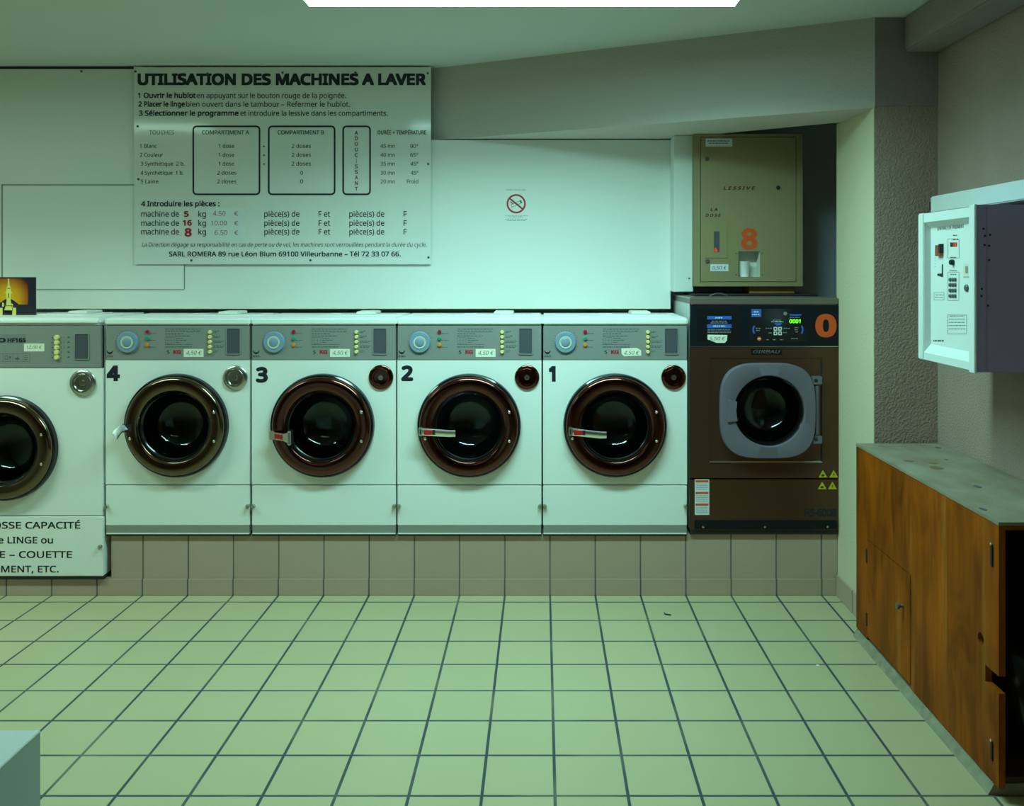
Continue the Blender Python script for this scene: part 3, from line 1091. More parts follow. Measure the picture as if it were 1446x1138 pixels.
# notice stuck on the service panel
fs = Front(FB - 0.002, 0.0005)
m = MB(); rect(m, fs, -125, 731, 118.5, 810.5, 0)
nt_ = m.build('notice', M_sticker, big)
m = MB(); f2 = Front(FB - 0.002, 0.0010)
text(m, f2, 'GROSSE CAPACITÉ', -33.5, 113.5, 746.3, 9.6, 0.016)
text(m, f2, 'de LINGE ou', -11.5, 75, 767.3, 9.6, 0.016)
text(m, f2, 'COUVERTURE – COUETTE', -103, 102, 787.6, 9.6, 0.016)
text(m, f2, 'AMEUBLEMENT, ETC.', -71, 83, 808.2, 9.6, 0.016)
m.build('notice_lettering', M_ink, nt_)

# picture card standing on the big machine
yc = 4.06
cz0 = 1.2290
CARD = (0.0, 0.0)
cx0, cx1 = PX(-24, yc), PX(49.3, yc)
ct = PZ(391.3, yc)
sunx, sunz = PX(11, yc), PZ(421, yc)
org = ((cx0 + cx1) / 2, yc, cz0)
CARD = (sunx - org[0], sunz - org[2])
card = MB().box(cx0, cx1, yc, yc + 0.012, cz0, ct, bevel=0.001).build('picture_card', M_blackcard, None, org)
tag(card, 'black picture card with a golden tower on an orange sun, standing on the large machine', 'picture card')
m = MB()
fr = Front(yc, 0.0005)
P = []
for k in range(49):
    a = PI * k / 48
    P.append((11 + 38 * math.cos(a), 430 - 38 * math.sin(a)))
P = [(x, max(y, 393)) for x, y in P]
poly(m, fr, [(-23, 393), (40, 393), (40, 430), (27, 430), (20, 424.5), (15, 422), (8, 422), (1, 427), (-23, 430)], 0)
m.build('sun_print', sun_mat(), card)
m = MB(); f2 = Front(yc, 0.0011)
poly(m, f2, [(11.4, 393.5), (13.0, 393.5), (13.7, 402), (15.4, 406), (15.6, 411), (17.4, 412.5), (15.8, 416), (15.2, 424), (16.5, 430), (19, 438), (6, 438), (9, 430), (9.6, 424), (9, 416), (7.4, 412.5), (9.4, 411), (9.8, 406), (11.2, 402)], 0)
poly(m, f2, [(3.5, 427), (6, 428), (5.5, 433), (3, 433)], 0); poly(m, f2, [(16.5, 428), (18.8, 430), (18.5, 435), (16.5, 434)], 0)
rect(m, f2, 17.5, 434.5, 23, 445, 0); rect(m, f2, -2, 434.5, 3.8, 445, 0)
f3 = Front(yc, 0.0016)
for y in (406.6, 431.0, 440.0):
    rect(m, f3, 6.5 if y > 430 else 10.6, y, 18.5 if y > 430 else 14.6, y + 1.2, 1)
rect(m, f3, 11.6, 414, 13, 421, 1)
rect(m, f3, 5, 439.5, 17, 445, 2)
m.build('tower_print', [M_gold, M_goldshade, M_blackcard], card)

# ------------------------------------------------------------------ brown machine
FG = 3.87
X = lambda p: PX(p, FG)
Z = lambda p: PZ(p, FG)
gx0, gx1 = X(974.5), 1.3065
br = thing('washing_machine', ((gx0 + gx1) / 2, FG, MZ), 'dark brown steel washing machine with an orange 0 in the niche', 'washing machine')
m = MB(); m.box(gx0 + 0.001, gx1, FG + 0.014, FG + 0.50, MZ + 0.018, Z(421), drop='front', mi=0)
m.build('body', [M_sidegrey], br)
m = MB(); hole_panel(m, gx0, gx1, Z(675), Z(490), X(1083), Z(578.5), 52 * FG / FPX, FG, 0.014)
fp_ = m.build('front_panel', M_brown, br)
m = MB()   # pressed square around the door
m.box(X(1002), X(1161), FG - 0.0035, FG - 0.0005, Z(653), Z(650.6), mi=1)
m.box(X(1159.5), X(1161), FG - 0.0035, FG - 0.0005, Z(652), Z(505), mi=2)
m.box(X(1002), X(1003.2), FG - 0.0025, FG - 0.0005, Z(652), Z(505), mi=0)
m.box(X(1002), X(1161), FG - 0.0025, FG - 0.0005, Z(505.5), Z(504.5), mi=0)
m.build('pressed_rim', [M_brown, M_steel, M_black], br)
sv = MB().box(gx0, gx1, FG, FG + 0.014, Z(748.5), Z(677), bevel=0.002).build('service_panel', M_brown, br)
MB().box(gx0, gx1, FG - 0.004, FG + 0.5, Z(431), 1.3170, bevel=0.006, seg=3).build('lid', M_brownlid, br)
MB().box(gx0, gx1, FG + 0.002, FG + 0.5, MZ, Z(748.5)).build('base_rail', M_black, br)
bmp = MB().box(X(980.5), X(1181.5), FG - 0.008, FG, Z(746.5), Z(735), bevel=0.003).build('kick_strip', M_panelblack, br)
for px in (993, 1080.3, 1168.5):
    knob(bmp, 'screw', px, 743.8, 1.7, FG - 0.008, M_steel, 0.002, 12)
cp = MB().box(gx0 + 0.002, gx1, FG - 0.001, FG + 0.014, Z(488.6), Z(431.4), bevel=0.001).build('control_panel', M_panelblack, br)
MB().box(gx0 + 0.002, gx1, FG - 0.002, FG + 0.01, Z(489.8), Z(488.6)).build('trim_line', M_steel, br)
Fc = FG - 0.001
fr = Front(Fc, 0.0005); f2 = Front(Fc, 0.0010); f3 = Front(Fc, 0.0015)
m = MB(); rect(m, fr, 984, 436, 1047, 481.5, 0); rect(m, fr, 1056.5, 436, 1140, 482, 0)
m.build('display_window', M_gloss_black, cp)
m = MB()
rect(m, f2, 998.5, 446.3, 1033, 451, 0); rect(m, f2, 998.5, 458.0, 1033, 463, 0)
rect(m, f2, 1061, 436.4, 1074.8, 447.5, 0); rect(m, f2, 1115, 443.5, 1131.5, 445.8, 0)
poly(m, f2, [(1093, 456), (1104.5, 456), (1101.5, 459.5), (1096, 459.5)], 0)
annulus(m, f2, 1072, 465.5, 7.3, 9.6, 0, 12, PI * 0.78, PI * 1.22)
annulus(m, f2, 1123, 465.5, 9.2, 11.6, 0, 12, -PI * 0.18, PI * 0.18)
m.build('blue_print', M_blue, cp)
m = MB()
R = random.Random(5)
dashes(m, f2, 1005, 1026, 453, 1.0, R, 1); dashes(m, f2, 1003, 1028, 455.5, 1.0, R, 1)
for k in range(3):
    dashes(m, f2, 999, 1032, 464.6 + 2.2 * k, 1.0, R, 1)
dashes(m, f3, 1010, 1021, 447.8, 1.6, R, 0); dashes(m, f3, 1007, 1024, 459.6, 1.6, R, 0)
dashes(m, f3, 1064, 1072, 439.5, 1.6, R, 0); dashes(m, f3, 1062, 1073, 443.4, 1.6, R, 0)
dashes(m, f2, 1091, 1103, 451.5, 1.0, R, 1); dashes(m, f2, 1089, 1106, 453.7, 1.1, R, 0)
for x0, y, x1 in ((1081, 463, 1090), (1085, 469.5, 1090), (1106, 463, 1116), (1106, 469, 1111), (1067, 463, 1074), (1067, 466, 1074), (1122, 462, 1128), (1122, 465, 1127), (1123, 468, 1127), (1115, 447.5, 1129), (1117, 477.5, 1128), (1082, 479, 1086), (1091, 479, 1096), (1101, 479, 1106)):
    dashes(m, f2, x0, x1, y, 1.1, R, 1)
for ax, ay in ((1092.3, 461.6), (1098.8, 461.6), (1092.3, 468), (1098.8, 468)):
    rrect_line(m, f2, ax, ay, ax + 5.2, ay + 5.2, 0.8, 1.4, 0)
m.build('white_print', [M_white, M_dimwhite], cp)
m = MB(); text(m, f3, '0001', 1114.5, 1130.5, 456.2, 5.4, 0.03, 0.08)
m.build('digital_display', M_led, cp)
m = MB(); disc(m, f2, 1072, 478.2, 3.0, 0); rect(m, f3, 1070, 477.5, 1074, 479, 1)
m.build('stop_button', [M_orange, M_white], cp)
m = MB(); disc(m, f2, 1108.8, 442.6, 2.6, 0); m.build('round_mark', M_dimwhite, cp)
m = MB(); text(m, f2, '0', 1151.3, 1181.2, 476.3, 33.0, 0.055); m.build('number_decal', M_orange, br)
m = MB(); poly(m, f3, [(999, 472.5), (1027, 473), (1026.5, 480.5), (1023.5, 484), (1012, 484), (999, 479.2)], 0)
text(m, Front(Fc, 0.002), '5,50 €', 1001.5, 1024, 480.3, 4.6, -0.012, 0.2, 1)
m.build('price_tag', [M_paper, M_greyink], br)
m = MB(); m.box(X(1060.5), X(1104), FG - 0.003, FG - 0.0003, Z(500.3), Z(492.6), bevel=0.001)
npl = m.build('name_plate', M_panelblack, br)
m = MB(); text(m, Front(FG - 0.003, 0.0005), 'GIRBAU', 1063.5, 1102, 498.9, 5.0, 0.02, 0.25); m.build('name_lettering', M_steel, npl)

# door: rounded square frame with a round porthole
k = FG / FPX
cx, cz = X(1083), Z(578.3)


def squircle(a_, b_, n_=3.4, N=96, ox=0.0):
    out = []
    for i in range(N):
        t_ = 2 * PI * i / N
        c, s = math.cos(t_), math.sin(t_)
        r_ = (abs(c / a_) ** n_ + abs(s / b_) ** n_) ** (-1 / n_)
        out.append((r_ * c + ox, r_ * s))
    return out


def circ(r_, N=96): return [(r_ * math.cos(2 * PI * i / N), r_ * math.sin(2 * PI * i / N)) for i in range(N)]
def at(P, dep, sc=1.0): return [(cx + u * k * sc, FG + dep, cz + v * k * sc) for u, v in P]


S0 = squircle(66.5, 66.5, ox=-1.2)
m = MB()
m.rings([at(S0, -0.004), at(S0, -0.036), at([(u * 0.985, v * 0.985) for u, v in S0], -0.041), at(circ(50.5), -0.046), at(circ(49.5), -0.044), at(circ(48.8), -0.030)], smooth=True)
gd = m.build('door', M_grey, br)
m = MB()
m.rings([at(circ(48.9), -0.034), at(circ(46.5), -0.026), at(circ(44.5), -0.012), at(circ(43.5), 0.0)])
m.build('inner_rim', M_darkring, gd)
m = MB()
G = [(44, -0.010), (42, 0.016), (38, 0.045), (33, 0.066), (24, 0.080), (12, 0.087), (0, 0.089)]
m.lathe(cx, cz, FG, [(r * k, d_) for r, d_ in G], 72)
m.lathe(cx, cz, FG, [(44 * k, -0.010)] + [((r - 1.4) * k, d_ - 0.006) for r, d_ in G[:-1]] + [(0, 0.083)], 72)
bmesh.ops.remove_doubles(m.bm, verts=m.bm.verts, dist=1e-5)
bmesh.ops.recalc_face_normals(m.bm, faces=m.bm.faces)
m.build('glass', M_glass, gd)
m = MB()
m.prism([(X(1024), Z(561.5)), (X(1027), Z(561.5)), (X(1037.5), Z(565)), (X(1036), Z(578)), (X(1037.5), Z(592)), (X(1024), Z(593))], FG - 0.052, FG - 0.040)
m.build('door_grip', M_grey, gd)
m = MB()
m.box(X(1144), X(1158), FG - 0.034, FG - 0.002, Z(542), Z(530.5), bevel=0.003)
m.box(X(1144), X(1158), FG - 0.034, FG - 0.002, Z(625), Z(613.5), bevel=0.003)
m.box(X(1147), X(1154.5), FG - 0.030, FG - 0.002, Z(613.8), Z(541.8), bevel=0.006)
hg = m.build('hinge', M_grey, gd)
for py in (537, 620):
    knob(gd, 'hinge_pin', 1152, py, 2.6, FG - 0.034, M_black, 0.003, 16)
m = MB(); m.lathe(cx, cz, FG, [(50 * k, 0.060), (60 * k, 0.075), (75 * k, 0.10), (75 * k, 0.40), (0, 0.40)], 48)
m.build('drum', M_drum, br)
# stickers on the lower panel
fr = Front(FG, 0.0005); f2 = Front(FG, 0.0010)
m = MB(); rect(m, fr, 981, 676.8, 1001.5, 727, 0)
R = random.Random(6)
for k_ in range(3):
    y0 = 678 + 16.4 * k_
    rect(m, f2, 982, y0, 1000.3, y0 + 3, 1)
    for j in range(4):
        dashes(m, f2, 983, 999.5, y0 + 5 + 2.5 * j, 0.7, R, 2)
m.build('safety_sticker', [M_pale, M_orange, M_dimwhite], br)
for tx, ty in ((1162, 663.5), (1177.2, 663.5), (1161, 680), (1175.4, 680)):
    m = MB()
    poly(m, fr, [(tx, ty), (tx + 6.2, ty + 10.6), (tx - 6.2, ty + 10.6)], 0)
    if tx > 1170:
        poly(m, f2, [(tx + 0.8, ty + 3.2), (tx - 1.2, ty + 6.6), (tx + 0.2, ty + 6.6), (tx - 0.6, ty + 9.8), (tx + 1.4, ty + 5.8), (tx + 0.1, ty + 5.8)], 1)
    else:
        poly(m, f2, [(tx - 2.2, ty + 6.8), (tx + 0.2, ty + 5.9), (tx + 2.2, ty + 7), (tx + 1.2, ty + 9), (tx - 2.2, ty + 9)], 1)
    m.build('warning_triangle', [M_warnyellow, M_ink], br)
m = MB(); text(m, fr, 'HS-6008', 1135.5, 1181, 729.6, 11.4, 0.045); m.build('model_lettering', M_ink, br)

# ------------------------------------------------------------------ on top of the brown machine
tr = MB().box(PX(981, 4.02), PX(1156, 4.02), 4.02, 4.34, 1.3172, 1.3265, bevel=0.003)
tray = tr.build('rubber_tray', M_black, None, (0.95, 4.15, 1.3172))
tag(tray, 'flat black tray lying on top of the brown machine', 'tray')
blk = MB().box(PX(1058, 4.16), PX(1122, 4.16), 4.16, 4.30, 1.3267, 1.3597, bevel=0.002).build('wooden_block', M_board, None, (1.1, 4.2, 1.3267))
tag(blk, 'orange-brown wooden block wedged under the powder dispenser', 'block')
pts = []
for i in range(17):
    a = i / 16
    pts.append((PX(1002 + 26 * a, 3.95), 3.95, 1.3205 + 0.012 * math.sin(PI * a)))
cb_ = MB().tube(pts, 0.0025).build('cable', M_slot, None, (0.78, 3.95, 1.3172))
tag(cb_, 'thin dark cable looping over the top of the brown machine', 'cable')

# powder dispenser
YD = 4.13
X = lambda p: PX(p, YD)
Z = lambda p: PZ(p, YD)
dp = thing('powder_dispenser', (X(1056), YD, 1.3605), 'cream steel powder dispenser with an orange 8 above the brown machine', 'dispenser')
dz0, dz1 = 1.3605, 2.0765
m = MB(); m.box(X(979.5), X(1133.5), YD + 0.004, YD + 0.26, dz0, dz1, drop='front')
rim = [(X(979.5), X(989), dz0, dz1), (X(1124.6), X(1133.5), dz0, dz1), (X(989), X(1124.6), dz0, Z(398.3)), (X(989), X(1124.6), Z(193.2), dz1)]
for a, b_, c, d_ in rim:
    m.box(a, b_, YD, YD + 0.012, c, d_)
m.build('casing', M_cream, dp)
hx0, hx1, hz0, hz1 = X(1042.8), X(1073.5), Z(391.2), Z(354.8)
m = MB()
dx0, dx1, ez0, ez1 = X(989.8), X(1123.8), Z(397.5), Z(194)
for a, b_, c, d_ in ((dx0, hx0, ez0, ez1), (hx1, dx1, ez0, ez1), (hx0, hx1, ez0, hz0), (hx0, hx1, hz1, ez1)):
    m.box(a, b_, YD + 0.001, YD + 0.009, c, d_)
dd = m.build('door', M_cream, dp)
MB().box(dx0 - 0.002, dx1 + 0.002, YD + 0.011, YD + 0.012, ez0 - 0.002, hz0 - 0.003).build('door_shadow_gap', M_black, dp)
m = MB()
t_ = bmesh.new()
m.box(hx0 + 0.0005, hx1 - 0.0005, YD + 0.002, YD + 0.075, hz0 + 0.0005, hz1 - 0.0005, drop='front')
m.build('recess', M_creamin, dp)
t_.free()
for px, py in ((1039.3, 357.5), (1076.5, 357.5), (1039.3, 388), (1076.5, 388)):
    knob(dd, 'screw', px, py, 1.0, YD + 0.001, M_slot, 0.002, 10)
cpz = MB().box(X(995), X(1027), YD - 0.002, YD + 0.002, Z(364.6), Z(318.6), bevel=0.001).build('coin_plate', M_cream, dd)
m = MB(); rect(m, Front(YD - 0.002, 0.0006), 1008, 326.6, 1016, 356, 0); m.build('coin_slot', M_slot, cpz)
m = MB(); poly(m, Front(YD - 0.002, 0.0011), [(1008.6, 355.4), (1008.6, 351), (1010.2, 349.4), (1013, 352.4), (1013.4, 355.4)], 0); m.build('pilot_lamp', M_redled, cpz)
knob(dd, 'lock', 998.4, 224.6, 2.8, YD + 0.001, M_slot, 0.006, 16)
knob(dd, 'lock', 1098.7, 265, 2.9, YD + 0.001, M_black, 0.006, 16)
knob(dd, 'lock', 998.7, 368.6, 2.9, YD + 0.001, M_slot, 0.008, 16)
fr = Front(YD + 0.001, 0.0006); f2 = Front(YD + 0.001, 0.0012)
m = MB()
text(m, fr, 'L E S S I V E', 1021.3, 1066.5, 268, 4.8, 0.035, 0.25, 0)
text(m, fr, 'L A', 1003, 1013.2, 298, 4.4, 0.035, 0.25, 0)
text(m, fr, 'D O S E', 996, 1018, 306.2, 4.4, 0.035, 0.25, 0)
m.build('lettering', mat('dark_red_ink', (0.09, 0.008, 0.012), 0.5), dd)
m = MB(); text(m, fr, '8', 1046.2, 1070, 352.2, 29.8, 0.042); m.build('number_decal', M_orange, dd)
m = MB(); rect(m, fr, 996.3, 195.6, 1034, 206.8, 0)
R = random.Random(3)
dashes(m, f2, 999, 1030, 198.5, 1.2, R, 1); dashes(m, f2, 1001, 1028, 201.6, 1.2, R, 1)
m.build('label_sticker', [M_pale, M_greyink], dd)
m = MB(); rect(m, fr, 1003, 373, 1028.6, 382.8, 0); text(m, f2, '0,50 €', 1006, 1025.5, 380.3, 4.4, -0.008, 0.1, 1)
m.build('price_tag', [M_pale, M_ink], dd)
# cup in the recess
cx, cy_ = X(1053), YD + 0.036
cup = MB()
cup.lathe(cx, cy_, hz0 + 0.001, [(0, 0.0), (0.0225, 0.0), (0.027, 0.068), (0.0285, 0.070), (0.0285, 0.073), (0.0255, 0.072), (0.021, 0.003), (0, 0.003)], 40, axis='Z')
cu = cup.build('plastic_cup', M_cup, None, (cx, cy_, hz0 + 0.001))
tag(cu, 'white plastic cup standing in the recess of the powder dispenser', 'cup')

# ------------------------------------------------------------------ on the white boards
# inset hatch at the left
m = MB()
ax0, ax1, az0, az1 = PX(5, YC), PX(260, YC), PZ(408.5, YC), PZ(262, YC)
m.box(ax0, ax1, YC - 0.006, YC - 0.0003, az0, az1, bevel=0.0012)
hp = m.build('access_hatch', M_cladding, None, ((ax0 + ax1) / 2, YC, az0))
tag(hp, 'flat white access hatch in the wall boards below the big notice', 'hatch')
m = MB()
for a in ((ax0 - 0.010, ax0 - 0.001, az0, az1 + 0.006), (ax0 - 0.010, ax1, az1 + 0.0005, az1 + 0.006), (ax1 + 0.0008, ax1 + 0.004, az0, az1)):
    m.box(a[0], a[1], YC - 0.0015, YC - 0.0003, a[2], a[3])
m.box(ax0, ax1, YC - 0.0015, YC - 0.0003, az0 - 0.0035, az0 - 0.0008)
m.build('hatch_seam', M_kick, hp)
sc = MB(); sc.lathe(PX(115, YC), PZ(100.5, YC), YC, [(0.006, 0), (0.005, -0.003), (0, -0.0035)], 12)
tag(sc.build('wall_screw', M_slot, None, (PX(115, YC), YC, PZ(100.5, YC))), 'small dark screw head high on the white boards left of the notice', 'screw')

# the big instructions notice: thin glossy sheet, a little bowed between its screws
YS = 4.272
sx0, sx1, sz0, sz1 = PX(189.5, YS), PX(608.5, YS), PZ(373, YS), PZ(95, YS)
sg = thing('notice_board', ((sx0 + sx1) / 2, YS, sz0), 'large white plastic notice with French washing instructions on the wall', 'notice')


def bow(u, v):
    s = (u - sx0) / (sx1 - sx0)
    q = (v - sz0) / (sz1 - sz0)
    return -0.004 * math.sin(PI * s) * math.sin(PI * q) - 0.0022 * math.sin(2.6 * PI * s + 0.6) * math.exp(-((q - 0.72) / 0.25) ** 2) * (1 - s)


class Bowed(Front):
    def at(self, u, v): return Vector((u, self.Y + bow(u, v) - self.l, v))


t = bmesh.new()
NX, NZ = 60, 36
gr = [[t.verts.new((sx0 + (sx1 - sx0) * i / NX, YS + bow(sx0 + (sx1 - sx0) * i / NX, sz0 + (sz1 - sz0) * j / NZ), sz0 + (sz1 - sz0) * j / NZ)) for i in range(NX + 1)] for j in range(NZ + 1)]
for j in range(NZ):
    for i in range(NX):
        t.faces.new((gr[j][i], gr[j][i + 1], gr[j + 1][i + 1], gr[j + 1][i]))
r_ = bmesh.ops.extrude_face_region(t, geom=list(t.faces))
for v in r_['geom']:
    if isinstance(v, bmesh.types.BMVert):
        v.co.y += 0.004
bmesh.ops.recalc_face_normals(t, faces=t.faces)
m = MB(); m._merge(t, 0, True)
m.build('sheet', M_sign, sg)
fs = Bowed(YS, 0.0012)
m = MB()
B = 0.012
text(m, fs, 'UTILISATION DES MACHINES A LAVER', 194.6, 601.5, 120.5, 16.8, 0.045)
m.build('title_lettering', M_ink, sg)
m = MB()
text(m, fs, '1 Ouvrir le hublot', 195.2, 276.8, 138.7, 7.6, 0.028)
text(m, fs, '2 Placer le linge', 195.8, 261.3, 150.9, 7.6, 0.028)
text(m, fs, '3 Sélectionner le programme', 196.4, 337.3, 163.7, 7.6, 0.028)
text(m, fs, '4 Introduire les pièces :', 199.5, 310.3, 291.5, 7.6, 0.026)
m.build('step_headings', M_ink, sg)
m = MB()
text(m, fs, 'SARL ROMERA 89 rue Léon Blum 69100 Villeurbanne – Tél 72 33 07 66.', 238.7, 565.9, 362.1, 6.9, 0.018)
m.build('company_lettering', M_ink, sg)
m = MB()
text(m, fs, 'COMPARTIMENT A', 285.9, 352, 189.9, 5.5, 0.008)
text(m, fs, 'COMPARTIMENT B', 392.4, 457.8, 189.9, 5.5, 0.012)
text(m, fs, 'DURÉE + TEMPÉRATURE', 533.6, 601.8, 189.9, 5.6, 0.016)
for q, ch in enumerate('ADOUCISSANT'):
    hw = 0.6 if ch == 'I' else 2.2
    text(m, fs, ch, 503.5 - hw, 503.5 + hw, 190.2 + 7.9 * q, 5.2, 0.016)
m.build('column_headings', M_ink, sg)
m = MB()
text(m, fs, 'en appuyant sur le bouton rouge de la poignée.', 278.3, 488.9, 138.7, 7.4, 0.007)
text(m, fs, 'bien ouvert dans le tambour – Refermer le hublot.', 263.2, 494.4, 150.9, 7.4, 0.007)
text(m, fs, 'et introduire la lessive dans les compartiments.', 339.8, 547.6, 163.7, 7.4, 0.007)
text(m, fs, 'TOUCHES', 211, 246.3, 189.9, 5.5)
rows = (209, 221.5, 234, 246.8, 259)
for y, s, x0, x1 in zip(rows, ('1 Blanc', '2 Couleur', '3 Synthétique  2 b.', '4 Synthétique  1 b.', '5 Laine'), (197.7, 197.7, 198.9, 198.9, 198.9), (222, 230.8, 261, 259.7, 224)):
    text(m, fs, s, x0, x1, y, 5.4, 0.004)
for q, y in enumerate(rows):
    if q < 3:
        text(m, fs, '1 dose', 309, 331, y, 5.4, 0.004); text(m, fs, '2 doses', 412.2, 439.3, y, 5.4, 0.004)
        text(m, fs, '+', 371.2, 375, y, 4.4, 0.02)
    else:
        text(m, fs, '2 doses', 306.9, 334.3, y, 5.4, 0.004); text(m, fs, '0', 424.3, 428.3, y, 5.4, 0.004)
for y, a, b_, b0 in zip(rows, ('45 mn', '40 mn', '35 mn', '30 mn', '20 mn'), ('90º', '65º', '45º', '45º', 'Froid'), (579.3, 579.5, 579.8, 580, 574.7)):
    text(m, fs, a, 537.6, 557.7, y, 5.4, 0.004); text(m, fs, b_, b0, 590.6, y, 5.4, 0.004)
for y in (306.1, 318.9, 331.2):
    text(m, fs, 'machine de', 199.5, 253, y, 8.0, 0.007); text(m, fs, 'kg', 280.4, 291.1, y, 8.0, 0.007)
    text(m, fs, 'pièce(s) de', 373.5, 423.2, y, 8.0, 0.007); text(m, fs, 'F et', 450.2, 466.4, y, 8.0, 0.007)
    text(m, fs, 'pièce(s) de', 493.5, 542.8, y, 8.0, 0.007); text(m, fs, 'F', 570, 574.6, y, 8.0, 0.007)
text(m, fs, 'La Direction dégage sa responsabilité en cas de perte ou de vol, les machines sont verrouillées pendant la durée du cycle.', 200.4, 602.4, 348.4, 6.0, 0.0, 0.2)
m.build('lettering', M_ink, sg)
m = MB()
rrect_line(m, fs, 272.2, 177.4, 368, 275.7, 6, 2.4); rrect_line(m, fs, 378.7, 177.4, 474, 275.7, 6, 2.4); rrect_line(m, fs, 483.7, 177.4, 523.9, 275.7, 6, 2.4)
m.build('table_frames', M_ink, sg)
m = MB()
text(m, fs, '5', 260, 266.9, 306.4, 8.4, 0.05); text(m, fs, '16', 258.2, 271.3, 318.9, 8.4, 0.05); text(m, fs, '8', 260.8, 271, 334.2, 12.2, 0.042)
m.build('red_numerals', M_redink, sg)
m = MB(); rect(m, Bowed(YS, 0.0006), 293, 293.2, 347.4, 339, 0)
pt = m.build('price_patch', mat('patch_film', (0.74, 0.78, 0.78), 0.3), sg)
m = MB()
for y, s, x0, x1 in ((304.6, '4.50', 301, 318.7), (318.2, '10.00', 298.6, 320.4), (331.6, '6.50', 303.5, 321.2)):
    text(m, fs, s, x0, x1, y, 6.4); text(m, fs, '€', 331, 336.6, y, 6.0)
m.build('price_lettering', M_pinkink, pt)
for px, py in ((191.5, 101), (293, 104), (399, 102.5), (502, 102.5), (604, 103.5), (194.6, 178.5), (195.5, 253), (604.6, 231.5), (605, 363.5), (438.4, 367.5), (270.3, 367.7)):
    u, v = PX(px, YS), PZ(py, YS)
    m = MB(); m.lathe(u, v, YS + bow(u, v), [(0.0062, 0.0015), (0.0055, -0.0025), (0.002, -0.0035), (0, -0.0035)], 14)
    m.build('screw', M_slot, sg)

# no smoking sticker
fk = Front(YC, 0.0012)
m = MB(); m.box(PX(713, YC), PX(745.5, YC), YC - 0.0008, YC - 0.0001, PZ(317.5, YC), PZ(265, YC))
ns = m.build('no_smoking_sticker', mat('clear_sticker', (0.80, 0.80, 0.77), 0.35), None, (PX(729, YC), YC, PZ(317.5, YC)))
tag(ns, 'small white sticker with a red no smoking sign on the white wall', 'sticker')
m = MB()
annulus(m, fk, 728.9, 287.7, 11.1, 13.6, 0)
c45 = math.cos(PI / 4.6), math.sin(PI / 4.6)
f5 = Front(YC, 0.0016)
poly(m, f5, [(728.9 - 12 * c45[0] + 0.7, 287.7 - 12 * c45[1] - 0.9), (728.9 + 12 * c45[0] + 0.7, 287.7 + 12 * c45[1] - 0.9), (728.9 + 12 * c45[0] - 0.7, 287.7 + 12 * c45[1] + 0.9), (728.9 - 12 * c45[0] - 0.7, 287.7 - 12 * c45[1] + 0.9)], 0)
m.build('prohibition_ring', M_redink, ns)
m = MB()
q = math.radians(-24)
def rot(u, v): return (728.9 + u * math.cos(q) - v * math.sin(q), 287.9 + u * math.sin(q) + v * math.cos(q))
for a, b_ in (((-7, -2.2), (8, -1.6)), ((-7, 1.6), (8, 2.2))):
    poly(m, fk, [rot(a[0], a[1]), rot(b_[0], a[1]), rot(b_[0], b_[1]), rot(a[0], b_[1])])
poly(m, fk, [rot(-7.4, -2.2), rot(-6.8, -2.2), rot(-6.8, 2.2), rot(-7.4, 2.2)])
poly(m, fk, [rot(6.2, -2.2), rot(8.4, -2.2), rot(8.4, 2.2), rot(6.2, 2.2)])
for k_ in range(6):
    poly(m, fk, [(720 + 0.6 * k_, 284.2 + 1.0 * (k_ % 2) + k_ * 0.5), (722.4 + 0.6 * k_, 284.6 + (k_ % 2) + k_ * 0.5), (722.2 + 0.6 * k_, 285.1 + (k_ % 2) + k_ * 0.5), (719.8 + 0.6 * k_, 284.8 + (k_ % 2) + k_ * 0.5)])
m.build('cigarette_print', M_greyink, ns)
m = MB()
text(m, fk, 'INTERDICTION DE FUMER', 714.4, 742.8, 269, 1.8)
R = random.Random(1)
dashes(m, fk, 713.6, 745, 304.6, 0.5, R); dashes(m, fk, 720, 738, 306, 0.6, R); dashes(m, fk, 713.6, 744.5, 309, 0.6, R); dashes(m, fk, 716, 742, 311.2, 0.5, R)
m.build('lettering', M_greyink, ns)

# ------------------------------------------------------------------ plywood cabinet on the right
CX = 1.235
cy0, cy1 = 2.375, YP - 0.014
CT = 0.756
cab = thing('plywood_cabinet', ((CX + XW) / 2, (cy0 + cy1) / 2, 0.0), 'long orange plywood cabinet along the right wall with a worn grey top', 'cabinet')
m = MB()
m.box(CX + 0.018, XW - 0.003, cy1 - 0.018, cy1, 0.0, CT - 0.022)             # far end
m.box(XW - 0.015, XW - 0.003, cy0 + 0.02, cy1 - 0.018, 0.0, CT - 0.022)       # back
m.box(CX + 0.018, XW - 0.015, cy0 + 0.03, cy1 - 0.018, 0.035, 0.050)          # bottom shelf
m.box(CX + 0.018, XW - 0.015, 2.93, 2.945, 0.050, CT - 0.022)                 # partition
m.build('carcass', M_dark, cab)
m = MB(); m.box(CX - 0.002, XW - 0.003, cy0 - 0.004, cy1, CT - 0.010, CT, bevel=0.001)
tp = m.build('worktop', M_top, cab)
m = MB(); m.box(CX, XW - 0.003, cy0, cy1, CT - 0.022, CT - 0.0105); m.build('top_board', M_wood, cab)
